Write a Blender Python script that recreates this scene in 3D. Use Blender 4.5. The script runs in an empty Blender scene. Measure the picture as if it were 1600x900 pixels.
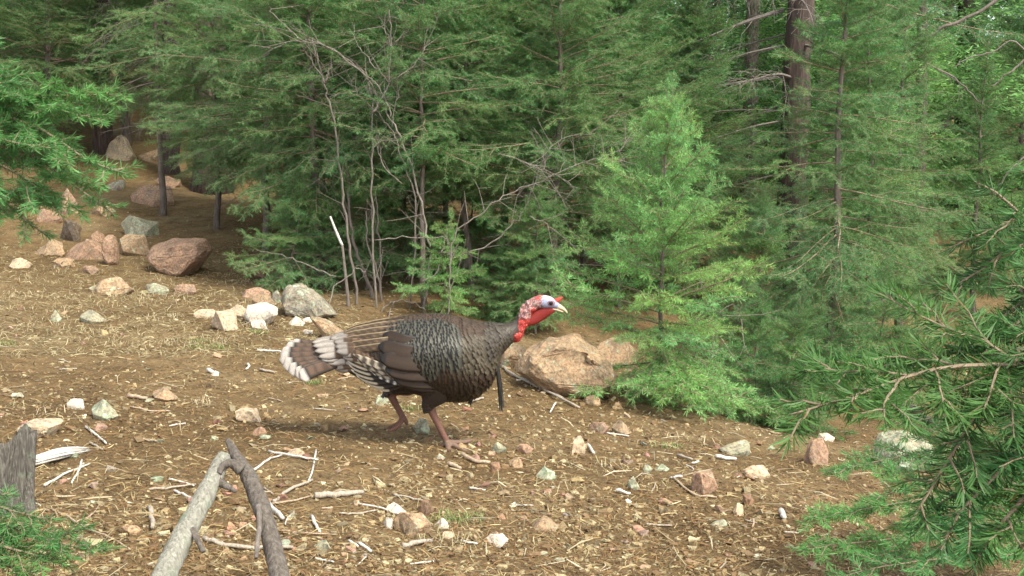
import bpy, bmesh, math, random
import numpy as np
from mathutils import Vector, Matrix, Euler, noise

R_ = math.radians
rng = np.random.default_rng(7)
random.seed(7)
scene = bpy.context.scene
C = scene.collection

# ------------------------------------------------------------------ camera, sky, sun, exposure
CAM_H, PITCH, HFOV = 1.17, R_(6.0), R_(42.0)
FPX = 800.0 / math.tan(HFOV / 2)
cam_d = bpy.data.cameras.new('camera')
cam_d.sensor_width = 36.0
cam_d.lens = 18.0 / math.tan(HFOV / 2)
cam_d.clip_start, cam_d.clip_end = 0.05, 800
cam = bpy.data.objects.new('camera', cam_d)
cam.location = (0, 0, CAM_H)
cam.rotation_euler = (R_(90) - PITCH, 0, 0)
C.objects.link(cam)
scene.camera = cam

SUN_EL, SUN_AZ = R_(52), R_(138)          # azimuth clockwise from +Y (view direction): sun behind the camera, to the right
world = bpy.data.worlds.new('World'); scene.world = world; world.use_nodes = True
wn = world.node_tree
sky = wn.nodes.new('ShaderNodeTexSky'); sky.sky_type = 'NISHITA'; sky.sun_disc = False
sky.sun_elevation = SUN_EL; sky.sun_rotation = SUN_AZ
sky.air_density = 0.7; sky.dust_density = 7.0; sky.ozone_density = 0.5; sky.altitude = 2000
hs = wn.nodes.new('ShaderNodeHueSaturation'); hs.inputs['Saturation'].default_value = 0.3   # thin bright cloud: the sky's blue mostly washed out
wn.links.new(sky.outputs[0], hs.inputs['Color']); wn.links.new(hs.outputs[0], wn.nodes['Background'].inputs[0])
wn.nodes['Background'].inputs[1].default_value = 0.15
sun_d = bpy.data.lights.new('sun', 'SUN'); sun_d.energy = 1.5; sun_d.angle = R_(11); sun_d.color = (1.0, 0.94, 0.80)
sun = bpy.data.objects.new('sun', sun_d); C.objects.link(sun)
sdir = Vector((math.sin(SUN_AZ) * math.cos(SUN_EL), math.cos(SUN_AZ) * math.cos(SUN_EL), math.sin(SUN_EL)))
sun.rotation_euler = sdir.to_track_quat('Z', 'Y').to_euler()
sun.location = sdir * 40
vs = scene.view_settings
vs.view_transform = 'Standard'; vs.look = 'None'; vs.exposure = 1.92; vs.gamma = 1.0; vs.use_curve_mapping = False
scene.cycles.max_bounces = 6
scene.cycles.use_denoising = True

# ------------------------------------------------------------------ pixel -> place helpers
def ray(px, py):
    dx, dy = (px - 800) / FPX, (450 - py) / FPX
    return np.array([dx, math.cos(PITCH) + dy * math.sin(PITCH), -math.sin(PITCH) + dy * math.cos(PITCH)])
def P(px, py, Y):
    d = ray(px, py); t = Y / d[1]
    return np.array([d[0] * t, Y, CAM_H + d[2] * t])

# ------------------------------------------------------------------ terrain heights
def near_plane(px, py):
    d = ray(px, py); t = CAM_H / (-d[2] - 0.08 * d[0]); return d * t + np.array([0, 0, CAM_H])
ctl = []
for px, py in [(0, 375), (120, 400), (250, 430), (400, 440), (550, 500), (660, 500), (800, 560), (1000, 600), (1250, 690), (0, 560), (300, 560), (600, 640),
               (900, 700), (0, 720), (300, 720), (600, 780), (900, 800), (1200, 800), (0, 880), (400, 880), (800, 880), (1200, 890), (1350, 800), (1500, 860)]:
    ctl.append(near_plane(px, py))
for px, py, Y in [(230, 243, 16.5), (60, 300, 14), (130, 335, 13), (300, 330, 13.5), (450, 300, 15), (650, 308, 15), (800, 330, 14.5), (950, 400, 12.5), (700, 430, 10.8),
                  (540, 425, 10.8), (880, 495, 9.6), (1100, 612, 8.4), (1292, 622, 8.4), (1450, 490, 13), (1560, 530, 11.5), (1180, 560, 10.5), (1400, 715, 6.2), (1560, 690, 6.3), (1180, 650, 7.2), (1300, 690, 6.7), (1350, 735, 5.4), (1700, 600, 8)]:
    ctl.append(P(px, py, Y))
for x, y, z in [(-4, 1, .25), (0, 0, 0), (4, 0, -.35), (-5, -6, .3), (5, -6, -.4), (4, 4, -.4), (7, 8, -.9), (-9, 6, .6), (-9, 14, 1.1), (-12, 24, 2.6), (0, 24, 1.9), (12, 24, .6), (12, 14, -.9), (-4, 20, 1.7)]:
    ctl.append(np.array([x, y, z]))
ctl = np.array(ctl)
def _k(r2): return np.where(r2 > 1e-9, 0.5 * r2 * np.log(np.maximum(r2, 1e-9)), 0.0)
n = len(ctl)
D2 = ((ctl[:, None, :2] - ctl[None, :, :2]) ** 2).sum(-1)
A = np.zeros((n + 3, n + 3)); A[:n, :n] = _k(D2) + 0.25 * np.eye(n)
A[:n, n] = 1; A[:n, n + 1:] = ctl[:, :2]; A[n, :n] = 1; A[n + 1:, :n] = ctl[:, :2].T
W = np.linalg.solve(A, np.concatenate([ctl[:, 2], np.zeros(3)]))
def tps(x, y):
    out = W[n] + W[n + 1] * x + W[n + 2] * y
    for i in range(n): out = out + W[i] * _k((x - ctl[i, 0]) ** 2 + (y - ctl[i, 1]) ** 2)
    return out
def axis_coords(lo, hi, a, b, fine):
    c = list(np.arange(a, b, fine)); s = fine
    while c[-1] < hi: s *= 1.16; c.append(c[-1] + s)
    s = fine; pre = []
    v = a
    while v > lo: s *= 1.16; v -= s; pre.append(v)
    return np.array(pre[::-1] + c)
GX = axis_coords(-260, 260, -5.5, 4.0, 0.055)
GY = axis_coords(-60, 420, 2.6, 13.5, 0.055)
XX, YY = np.meshgrid(GX, GY)
def vnoise(x, y, f, seed):
    r = np.random.default_rng(seed).random((256, 256))
    fx, fy = x * f + 1000, y * f + 1000
    ix, iy = np.floor(fx).astype(int), np.floor(fy).astype(int); tx, ty = fx - ix, fy - iy
    tx, ty = tx * tx * (3 - 2 * tx), ty * ty * (3 - 2 * ty)
    g = lambda a, b: r[a % 256, b % 256]
    return (g(ix, iy) * (1 - tx) * (1 - ty) + g(ix + 1, iy) * tx * (1 - ty) + g(ix, iy + 1) * (1 - tx) * ty + g(ix + 1, iy + 1) * tx * ty) - 0.5
rad = np.hypot(XX, YY - 8)
wfar = np.clip((rad - 14) / 14, 0, 1); wfar = wfar * wfar * (3 - 2 * wfar)
ffar = 0.11 * (np.clip(YY, -10, 260) - 8) - 0.07 * np.clip(XX, -80, 80) + 1.2 * vnoise(XX, YY, .05, 3) * np.clip(rad / 40, 0, 3)
ZZ = np.where(wfar < 1, tps(XX, YY), 0) * (1 - wfar) + ffar * wfar
ZZ += 0.05 * vnoise(XX, YY, 1.3, 1) + 0.025 * vnoise(XX, YY, 4.0, 2) + 0.014 * vnoise(XX, YY, 11, 5)
def gz(x, y):
    x = np.asarray(x, float); y = np.asarray(y, float)
    i = np.clip(np.searchsorted(GX, x) - 1, 0, len(GX) - 2); j = np.clip(np.searchsorted(GY, y) - 1, 0, len(GY) - 2)
    tx = (x - GX[i]) / (GX[i + 1] - GX[i]); ty = (y - GY[j]) / (GY[j + 1] - GY[j])
    return ZZ[j, i] * (1 - tx) * (1 - ty) + ZZ[j, i + 1] * tx * (1 - ty) + ZZ[j + 1, i] * (1 - tx) * ty + ZZ[j + 1, i + 1] * tx * ty
def Gv(px, py, ymin=1.5, ymax=24.0, steps=260):
    """ground points under arrays of pixels (NaN where the ray misses)"""
    px = np.asarray(px, float); py = np.asarray(py, float)
    dx, dy = (px - 800) / FPX, (450 - py) / FPX
    Dy = math.cos(PITCH) + dy * math.sin(PITCH); Dz = -math.sin(PITCH) + dy * math.cos(PITCH)
    out = np.full((len(px), 3), np.nan); todo = np.ones(len(px), bool)
    ys = ymin * (ymax / ymin) ** np.linspace(0, 1, steps)
    for y in ys:
        t = y / Dy; x = dx * t; z = CAM_H + Dz * t
        hit = todo & (z <= gz(x, np.full_like(x, y)))
        out[hit, 0] = x[hit]; out[hit, 1] = y; todo &= ~hit
    out[:, 1] += 0  # refined below
    ok = ~todo
    if ok.any():
        lo = out[ok, 1] / (ymax / ymin) ** (1 / (steps - 1)); hi = out[ok, 1].copy()
        for _ in range(8):
            m = (lo + hi) / 2; t = m / Dy[ok]; below = CAM_H + Dz[ok] * t <= gz(dx[ok] * t, m)
            hi = np.where(below, m, hi); lo = np.where(below, lo, m)
        out[ok, 0] = dx[ok] * hi / Dy[ok]; out[ok, 1] = hi; out[ok, 2] = gz(out[ok, 0], hi)
    return out
def G(px, py): return Gv([px], [py])[0]

# ------------------------------------------------------------------ materials
def new_mat(name):
    m = bpy.data.materials.new(name); m.use_nodes = True
    return m, m.node_tree.nodes, m.node_tree.links, m.node_tree.nodes['Principled BSDF']
def N(nodes, t, **kw):
    nd = nodes.new(t)
    for k, v in kw.items(): setattr(nd, k, v)
    return nd
def ramp(nodes, stops, interp='LINEAR'):
    r = nodes.new('ShaderNodeValToRGB'); r.color_ramp.interpolation = interp
    e = r.color_ramp.elements
    while len(e) < len(stops): e.new(0.5)
    for el, (p, c) in zip(e, stops): el.position = p; el.color = (*c, 1) if len(c) == 3 else c
    return r
def mixc(nodes, links, fac, a, b, blend='MIX'):
    m = nodes.new('ShaderNodeMix'); m.data_type = 'RGBA'; m.blend_type = blend
    for i, v in ((0, fac), (6, a), (7, b)):
        if hasattr(v, 'is_linked') or hasattr(v, 'links'): links.new(v, m.inputs[i])
        elif i == 0: m.inputs[0].default_value = v
        else: m.inputs[i].default_value = (*v, 1)
    return m.outputs[2]
def noise_tex(nodes, links, vec, scale, detail=6, rough=.6):
    t = nodes.new('ShaderNodeTexNoise'); t.inputs['Scale'].default_value = scale; t.inputs['Detail'].default_value = detail; t.inputs['Roughness'].default_value = rough
    if vec is not None: links.new(vec, t.inputs['Vector'])
    return t

def needle_mat(name, tint=(1, 1, 1), trans=.4):
    m, ns, ln, b = new_mat(name)
    a = N(ns, 'ShaderNodeAttribute', attribute_name='col')
    oi = N(ns, 'ShaderNodeObjectInfo')
    r = ramp(ns, [(0, (.80, .93, .70)), (.35, (1, 1, 1)), (.7, (1.12, 1.05, .82)), (1, (.86, 1.05, 1.12))])
    ln.new(oi.outputs['Random'], r.inputs[0])
    c = mixc(ns, ln, 1.0, a.outputs['Color'], r.outputs[0], 'MULTIPLY')
    c = mixc(ns, ln, 1.0, c, tint, 'MULTIPLY')
    ln.new(c, b.inputs['Base Color']); b.inputs['Roughness'].default_value = .5; b.inputs['Specular IOR Level'].default_value = .35
    t = N(ns, 'ShaderNodeBsdfTranslucent'); ln.new(c, t.inputs[0])
    mx = N(ns, 'ShaderNodeMixShader'); mx.inputs[0].default_value = trans
    ln.new(b.outputs[0], mx.inputs[1]); ln.new(t.outputs[0], mx.inputs[2])
    ln.new(mx.outputs[0], ns['Material Output'].inputs['Surface'])
    return m
M = {}
M['needle'] = needle_mat('fir_needles', (.92, 1.06, 1.04))
M['needle_pale'] = needle_mat('fir_needles_pale', (1.1, 1.2, 1.25))
M['needle_sap'] = needle_mat('fir_needles_bright', (1.7, 1.72, 1.62))
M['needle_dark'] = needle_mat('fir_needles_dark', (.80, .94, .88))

def bark_mat(name, c0, c1, c2, sc=(14, 14, 3), bump=.6, lichen=None):
    m, ns, ln, b = new_mat(name)
    tc = N(ns, 'ShaderNodeTexCoord'); mp = N(ns, 'ShaderNodeMapping'); mp.inputs['Scale'].default_value = sc
    ln.new(tc.outputs['Object'], mp.inputs[0])
    t = noise_tex(ns, ln, mp.outputs[0], 4, 8, .65)
    r = ramp(ns, [(.28, c0), (.5, c1), (.72, c2)]); ln.new(t.outputs[0], r.inputs[0])
    col = r.outputs[0]
    if lichen:
        t2 = noise_tex(ns, ln, tc.outputs['Object'], 22, 4); r2 = ramp(ns, [(.56, (0, 0, 0)), (.66, (1, 1, 1))]); ln.new(t2.outputs[0], r2.inputs[0])
        col = mixc(ns, ln, r2.outputs[0], col, lichen)
    ln.new(col, b.inputs['Base Color']); b.inputs['Roughness'].default_value = .85
    bp = N(ns, 'ShaderNodeBump'); bp.inputs['Strength'].default_value = bump; bp.inputs['Distance'].default_value = .01
    ln.new(t.outputs[0], bp.inputs['Height']); ln.new(bp.outputs[0], b.inputs['Normal'])
    return m
M['bark'] = bark_mat('fir_bark', (.045, .034, .026), (.11, .085, .065), (.2, .17, .14), (10, 10, 2.5), .9)
M['bark_pine'] = bark_mat('old_bark', (.016, .011, .009), (.055, .036, .027), (.14, .088, .066), (9, 9, 1.6), 1.0)
M['twig'] = bark_mat('twig_bark', (.10, .07, .045), (.19, .14, .09), (.28, .21, .14))
M['dead_twig'] = bark_mat('dead_twig_bark', (.07, .055, .045), (.13, .11, .09), (.22, .19, .165))
M['grey_stem'] = bark_mat('grey_stem_bark', (.075, .06, .046), (.15, .125, .10), (.26, .23, .19), (20, 20, 6))
M['dark_stem'] = bark_mat('dark_stem_bark', (.07, .055, .045), (.13, .105, .085), (.2, .17, .14), (20, 20, 6))
M['pale_wood'] = bark_mat('pale_weathered_wood', (.19, .155, .11), (.33, .28, .215), (.47, .42, .34), (30, 30, 4), .5)
M['white_wood'] = bark_mat('bleached_wood', (.34, .31, .26), (.50, .47, .41), (.66, .63, .58), (30, 30, 4), .5)
M['tan_wood'] = bark_mat('tan_stick', (.22, .15, .09), (.36, .27, .18), (.5, .4, .28), (30, 30, 5), .5)
M['log_light'] = bark_mat('log_light', (.12, .112, .085), (.25, .24, .19), (.40, .39, .32), (40, 40, 4), .9, (.20, .23, .16))
M['log_dark'] = bark_mat('log_dark', (.05, .04, .03), (.115, .095, .075), (.2, .175, .145), (30, 30, 7), 1.0)
M['stump'] = bark_mat('stump_wood', (.03, .025, .02), (.10, .088, .07), (.23, .215, .175), (50, 50, 5), 1.0, (.16, .185, .13))

def rock_mat():
    m, ns, ln, b = new_mat('rock')
    tc = N(ns, 'ShaderNodeTexCoord'); oi = N(ns, 'ShaderNodeObjectInfo')
    geo = N(ns, 'ShaderNodeNewGeometry')
    ad = N(ns, 'ShaderNodeVectorMath', operation='ADD'); ln.new(geo.outputs['Position'], ad.inputs[0]); ln.new(oi.outputs['Location'], ad.inputs[1])
    v = ad.outputs[0]
    t1 = noise_tex(ns, ln, v, 70, 5, .7); r1 = ramp(ns, [(.32, (.42, .40, .40)), (.5, (1, 1, 1)), (.7, (1.5, 1.45, 1.35))]); ln.new(t1.outputs[0], r1.inputs[0])
    t2 = noise_tex(ns, ln, v, 14, 4, .6); r2 = ramp(ns, [(.3, (.66, .70, .72)), (.6, (1.12, 1.02, .95))]); ln.new(t2.outputs[0], r2.inputs[0])
    c = mixc(ns, ln, 1, oi.outputs['Color'], r1.outputs[0], 'MULTIPLY'); c = mixc(ns, ln, 1, c, r2.outputs[0], 'MULTIPLY')
    vo = N(ns, 'ShaderNodeTexVoronoi'); vo.inputs['Scale'].default_value = 160; ln.new(v, vo.inputs['Vector'])
    rs = ramp(ns, [(.10, (1, 1, 1)), (.2, (0, 0, 0))]); ln.new(vo.outputs['Distance'], rs.inputs[0])
    c = mixc(ns, ln, rs.outputs[0], c, (.06, .05, .045))
    # lichen, by the object's own amount
    la = N(ns, 'ShaderNodeAttribute', attribute_type='OBJECT', attribute_name='lichen')
    t3 = noise_tex(ns, ln, v, 26, 7, .7); mt = N(ns, 'ShaderNodeMath', operation='ADD'); ln.new(t3.outputs[0], mt.inputs[0]); ln.new(la.outputs['Fac'], mt.inputs[1])
    r3 = ramp(ns, [(.60, (0, 0, 0)), (.70, (1, 1, 1))]); ln.new(mt.outputs[0], r3.inputs[0])
    t4 = noise_tex(ns, ln, v, 60, 4); r4 = ramp(ns, [(.35, (.17, .21, .12)), (.55, (.34, .39, .27)), (.7, (.54, .55, .44))]); ln.new(t4.outputs[0], r4.inputs[0])
    c = mixc(ns, ln, r3.outputs[0], c, r4.outputs[0])
    ln.new(c, b.inputs['Base Color']); b.inputs['Roughness'].default_value = .9; b.inputs['Specular IOR Level'].default_value = .25
    bp = N(ns, 'ShaderNodeBump'); bp.inputs['Strength'].default_value = .7; bp.inputs['Distance'].default_value = .006
    ln.new(t1.outputs[0], bp.inputs['Height']); ln.new(bp.outputs[0], b.inputs['Normal'])
    return m
M['rock'] = rock_mat()

def attr_mat(name, rough=.85, spec=.3, metal=0., grain=None, trans=0):
    m, ns, ln, b = new_mat(name)
    a = N(ns, 'ShaderNodeAttribute', attribute_name='col'); c = a.outputs['Color']
    if grain:
        geo = N(ns, 'ShaderNodeNewGeometry'); t = noise_tex(ns, ln, geo.outputs['Position'], grain, 4, .7)
        r = ramp(ns, [(.3, (.6, .6, .6)), (.7, (1.35, 1.35, 1.35))]); ln.new(t.outputs[0], r.inputs[0]); c = mixc(ns, ln, 1, c, r.outputs[0], 'MULTIPLY')
        bp = N(ns, 'ShaderNodeBump'); bp.inputs['Strength'].default_value = .5; bp.inputs['Distance'].default_value = .3 / grain; ln.new(t.outputs[0], bp.inputs['Height']); ln.new(bp.outputs[0], b.inputs['Normal'])
    ln.new(c, b.inputs['Base Color']); b.inputs['Roughness'].default_value = rough; b.inputs['Specular IOR Level'].default_value = spec; b.inputs['Metallic'].default_value = metal
    return m
M['gravel'] = attr_mat('gravel', .9, .25, 0, 150)
M['litter'] = attr_mat('needle_litter', .8, .3)
M['feather'] = attr_mat('feather', .5, .32, .1, 500)
M['flight'] = attr_mat('flight_feather', .6, .3, 0, 420)
M['skin'] = attr_mat('turkey_skin', .68, .3, 0, 330)
M['grassblade'] = attr_mat('grass_blade', .7, .3)

def ground_mat():
    m, ns, ln, b = new_mat('forest_floor')
    geo = N(ns, 'ShaderNodeNewGeometry'); v = geo.outputs['Position']
    t0 = noise_tex(ns, ln, v, .9, 5, .6); t1 = noise_tex(ns, ln, v, 9, 6, .65); t2 = noise_tex(ns, ln, v, 75, 6, .75)
    r0 = ramp(ns, [(.35, (.12, .079, .036)), (.52, (.16, .110, .053)), (.68, (.20, .149, .080))]); ln.new(t0.outputs[0], r0.inputs[0])
    r1 = ramp(ns, [(.3, (.62, .6, .58)), (.5, (1, 1, 1)), (.7, (1.3, 1.27, 1.22))]); ln.new(t1.outputs[0], r1.inputs[0])
    r2 = ramp(ns, [(.3, (.30, .27, .25)), (.47, (.9, .9, .9)), (.62, (1.25, 1.2, 1.15)), (.74, (2.0, 1.9, 1.75))]); ln.new(t2.outputs[0], r2.inputs[0])
    c = mixc(ns, ln, 1, r0.outputs[0], r1.outputs[0], 'MULTIPLY'); c = mixc(ns, ln, 1, c, r2.outputs[0], 'MULTIPLY')
    ln.new(c, b.inputs['Base Color']); b.inputs['Roughness'].default_value = .95; b.inputs['Specular IOR Level'].default_value = .15
    bp = N(ns, 'ShaderNodeBump'); bp.inputs['Strength'].default_value = .9; bp.inputs['Distance'].default_value = .012
    ln.new(t2.outputs[0], bp.inputs['Height']); ln.new(bp.outputs[0], b.inputs['Normal'])
    return m
M['ground'] = ground_mat()

# ------------------------------------------------------------------ mesh helpers
def mesh_np(name, verts, faces, mats, fmat=None, col=None, smooth=True):
    """faces: list of (k x m) int arrays"""
    me = bpy.data.meshes.new(name)
    verts = np.asarray(verts, np.float32)
    me.vertices.add(len(verts)); me.vertices.foreach_set('co', verts.ravel())
    loops = np.concatenate([np.asarray(f).ravel() for f in faces]).astype(np.int32)
    tot = np.concatenate([np.full(len(f), np.asarray(f).shape[1]) for f in faces]).astype(np.int32)
    me.loops.add(len(loops)); me.loops.foreach_set('vertex_index', loops)
    me.polygons.add(len(tot)); me.polygons.foreach_set('loop_start', np.concatenate([[0], np.cumsum(tot)[:-1]]).astype(np.int32))
    me.polygons.foreach_set('use_smooth', np.full(len(tot), smooth))
    if fmat is not None: me.polygons.foreach_set('material_index', np.asarray(fmat, np.int32))
    if col is not None:
        a = me.color_attributes.new('col', 'FLOAT_COLOR', 'POINT')
        c4 = np.ones((len(verts), 4), np.float32); c4[:, :3] = col; a.data.foreach_set('color', c4.ravel())
    for mm in (mats if isinstance(mats, (list, tuple)) else [mats]): me.materials.append(mm)
    me.update(calc_edges=True)
    return me
def link(name, me, parent=None):
    o = bpy.data.objects.new(name, me); C.objects.link(o)
    if parent is not None: o.parent = parent
    return o
def empty(name, loc=(0, 0, 0), parent=None):
    o = bpy.data.objects.new(name, None); C.objects.link(o); o.location = loc; o.empty_display_size = .1
    if parent is not None: o.parent = parent
    return o
def tag(o, label=None, cat=None, group=None, kind=None):
    if label: o['label'] = label
    if cat: o['category'] = cat
    if group: o['group'] = group
    if kind: o['kind'] = kind
    return o
class MB:
    def __init__(s): s.v, s.f3, s.f4, s.c, s.n = [], [], [], [], 0
    def add(s, v, f4=None, f3=None, col=None):
        v = np.asarray(v, float); s.v.append(v)
        if f4 is not None and len(f4): s.f4.append(np.asarray(f4) + s.n)
        if f3 is not None and len(f3): s.f3.append(np.asarray(f3) + s.n)
        c = np.ones((len(v), 3)) * (np.array(col) if col is not None else 1.0); s.c.append(c); s.n += len(v)
    def tube(s, pts, rads, sides=6, cap=True, col=None, rough=0., seed=0):
        pts = np.asarray(pts, float); k = len(pts); rads = np.broadcast_to(np.asarray(rads, float), (k,))
        T = np.gradient(pts, axis=0); T /= np.linalg.norm(T, axis=1)[:, None] + 1e-12
        ref = np.array([0, 0, 1.]) if abs(T[:, 2]).mean() < .8 else np.array([1., 0, 0])
        A_ = np.cross(T, ref); A_ /= np.linalg.norm(A_, axis=1)[:, None] + 1e-12; B_ = np.cross(T, A_)
        th = np.linspace(0, 2 * np.pi, sides, endpoint=False)
        rr = np.ones((k, sides))
        if rough: rr = 1 + rough * (np.random.default_rng(seed).random((k, sides)) - .5) * 2
        v = pts[:, None] + (rads[:, None] * rr)[:, :, None] * (np.cos(th)[None, :, None] * A_[:, None] + np.sin(th)[None, :, None] * B_[:, None])
        v = v.reshape(-1, 3)
        i = np.arange(k - 1)[:, None] * sides; j = np.arange(sides)[None]; j2 = (j + 1) % sides
        f4 = np.stack([i + j, i + j2, i + sides + j2, i + sides + j], -1).reshape(-1, 4)
        f3 = None
        if cap:
            v = np.concatenate([v, pts[:1], pts[-1:]]); a, b_ = k * sides, k * sides + 1; jj = np.arange(sides)
            f3 = np.concatenate([np.stack([(jj + 1) % sides, jj, np.full(sides, a)], -1), np.stack([(k - 1) * sides + jj, (k - 1) * sides + (jj + 1) % sides, np.full(sides, b_)], -1)])
        s.add(v, f4, f3, col)
    def mesh(s, name, mats, smooth=True, usecol=False, fmat=None):
        fs = [np.concatenate(x) for x in (s.f4, s.f3) if x]
        return mesh_np(name, np.concatenate(s.v), fs, mats, fmat, np.concatenate(s.c) if usecol else None, smooth)
    def build(s, name, mats, parent=None, smooth=True, usecol=False):
        return link(name, s.mesh(name, mats, smooth, usecol), parent)
def smooth_path(pts, k=4):
    """Catmull-Rom through the points"""
    pts = np.asarray(pts, float); p = np.vstack([2 * pts[0] - pts[1], pts, 2 * pts[-1] - pts[-2]]); out = []
    for i in range(1, len(p) - 2):
        for t in np.linspace(0, 1, k, endpoint=False):
            a, b, c, d = p[i - 1], p[i], p[i + 1], p[i + 2]
            out.append(.5 * (2 * b + (c - a) * t + (2 * a - 5 * b + 4 * c - d) * t * t + (3 * b - a - 3 * c + d) * t ** 3))
    out.append(pts[-1]); return np.array(out)

# ------------------------------------------------------------------ ground sheet
nx, ny = len(GX), len(GY)
gi = (np.arange(ny - 1)[:, None] * nx + np.arange(nx - 1)[None]).ravel()
gme = mesh_np('ground', np.stack([XX.ravel(), YY.ravel(), ZZ.ravel()], -1), [np.stack([gi, gi + 1, gi + nx + 1, gi + nx], -1)], M['ground'])
ground = tag(link('ground', gme), 'reddish brown forest floor of needles and fine gravel, sloping', 'ground', kind='structure')

# ------------------------------------------------------------------ fir branches
def norm(a): return a / (np.linalg.norm(a, axis=-1, keepdims=True) + 1e-12)
def gen_branch(seed, axis, needle=.024, nw=.0019, dens=250, sp=.045, side=.46, flat=.28, bare=.18, sub=True, r0=None, droop=.12, hero=False, mat='needle', name='branch', needles=True, cmul=(1, 1, 1), twigmat='twig', sublen=.42, amin=38, amax=62):
    """axis: polyline of the main stem. Returns a mesh of stem, side twigs and needles."""
    g = np.random.default_rng(seed)
    axis = smooth_path(axis, 4); seg = np.linalg.norm(np.diff(axis, axis=0), axis=1); cum = np.concatenate([[0], np.cumsum(seg)]); L = cum[-1]
    if r0 is None: r0 = .003 + .0045 * L
    twigs = [(axis, r0, .0012, bare * 1.3, .3)]
    at = lambda pl, cm, d: np.array([np.interp(d, cm, pl[:, i]) for i in range(3)])
    def grow(base, T, l, up, kdroop):
        k = 5; t = np.linspace(0, 1, k)[:, None]
        p = base + T * l * t + np.array([0, 0, -1.]) * (kdroop * l * t ** 2) + np.array([0, 0, 1]) * up * l * t
        p[1:] += g.normal(0, .018 * l, (k - 1, 3)); return p
    d = bare * L; sgn = 1
    while d < .985 * L:
        t = d / L; pos = at(axis, cum, d); T = norm(at(axis, cum, min(d + .02 * L, L)) - at(axis, cum, max(d - .02 * L, 0)))
        l = (side * L * (1 - t) ** .75 * min(1, .45 + t * 1.9) + .03) * g.uniform(.6, 1.15)
        hz = norm(np.cross(T, [0, 0, 1.0])); ang = R_(g.uniform(amin, amax))
        if g.random() < .18: lat = norm(np.array([0, 0, g.choice([1, -1, 1])]) + .5 * hz * sgn); l *= .5
        else: lat = norm(hz * sgn + np.array([0, 0, g.normal(.05, flat)]))
        tw = grow(pos, math.cos(ang) * T + math.sin(ang) * lat, l, .06, droop)
        twigs.append((tw, .0016 + .004 * l, .0009, .05, .55 + .45 * t))
        if sub and l > .07:
            cm = np.concatenate([[0], np.cumsum(np.linalg.norm(np.diff(tw, axis=0), axis=1))]); e = .22 * l; s2 = 1
            while e < .95 * l:
                u = e / l; T2 = norm(at(tw, cm, min(e + .02, cm[-1])) - at(tw, cm, e - .01)); h2 = norm(np.cross(T2, [0, 0, 1.0]) * s2 + np.array([0, 0, g.normal(0, flat)]))
                a2 = R_(g.uniform(35, 58)); l2 = (sublen * l * (1 - u) + .022) * g.uniform(.6, 1.2)
                st = grow(at(tw, cm, e), math.cos(a2) * T2 + math.sin(a2) * h2, l2, .05, droop)
                twigs.append((st, .0013, .0008, 0., .8 + .2 * u)); s2 = -s2; e += sp * .75 * g.uniform(.7, 1.3)
        sgn = -sgn; d += sp * g.uniform(.6, 1.4) * (.6 if t > .8 else 1)
    mb = MB()
    for pl, ra, rb, _, _ in twigs: mb.tube(pl if len(pl) < 12 else pl[::2] if (len(pl) - 1) % 2 == 0 else pl, np.linspace(ra, rb, len(pl) if len(pl) < 12 or (len(pl) - 1) % 2 else len(pl[::2])), 4 if not hero else 6, False, (.2, .15, .1))
    nb = sum(len(f) for f in mb.f4) + sum(len(f) for f in mb.f3)
    if needles:
        Pn, Tn, An, En = [], [], [], []
        for pl, ra, rb, st, age in twigs:
            cm = np.concatenate([[0], np.cumsum(np.linalg.norm(np.diff(pl, axis=0), axis=1))]); l = cm[-1]
            k = max(4, int(l * (1 - st) * dens)); u = np.sort(st + (1 - st) * (np.arange(k) + g.random(k)) / k) * l
            u = np.minimum(u, l); p = np.stack([np.interp(u, cm, pl[:, i]) for i in range(3)], -1)
            q = np.stack([np.interp(np.minimum(u + .01, l), cm, pl[:, i]) - np.interp(np.maximum(u - .01, 0), cm, pl[:, i]) for i in range(3)], -1)
            Pn.append(p); Tn.append(norm(q)); An.append(np.full(k, age)); En.append(np.maximum(0, 1 - (l - u) / .03))
        Pn, Tn, An, En = np.concatenate(Pn), np.concatenate(Tn), np.concatenate(An), np.concatenate(En); k = len(Pn)
        H = norm(np.cross(Tn, [0, 0, 1.0])); U = norm(np.cross(H, Tn))
        phi = np.where(g.random(k) < (.72 if hero else .4), g.choice([0, np.pi], k) + g.normal(.2, .32 if hero else .5, k) * 1.0, g.uniform(0, 2 * np.pi, k))
        al = np.radians(g.normal(64, 10, k)) * (1 - .6 * En)
        Dn = norm(np.cos(al)[:, None] * Tn + np.sin(al)[:, None] * (np.cos(phi)[:, None] * H + np.sin(phi)[:, None] * U) + g.normal(0, .07, (k, 3)))
        ln_ = needle * g.uniform(.72, 1.12, k)
        Wn = norm(np.cross(Dn, g.normal(0, 1, (k, 3)) * .55 + U)) * (nw * g.uniform(.8, 1.2, k))[:, None] * .5
        tip = Pn + Dn * ln_[:, None]
        young = np.clip(An + .25 * En + g.normal(0, .13, k), 0, 1)[:, None]
        cold = np.array([.048, .108, .03]); cnew = np.array([.138, .275, .092])
        col = (cold * (1 - young) + cnew * young) * g.uniform(.75, 1.25, (k, 1)) * np.array(cmul)
        dead = g.random(k) < .015; col[dead] = (.20, .11, .05)
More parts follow.
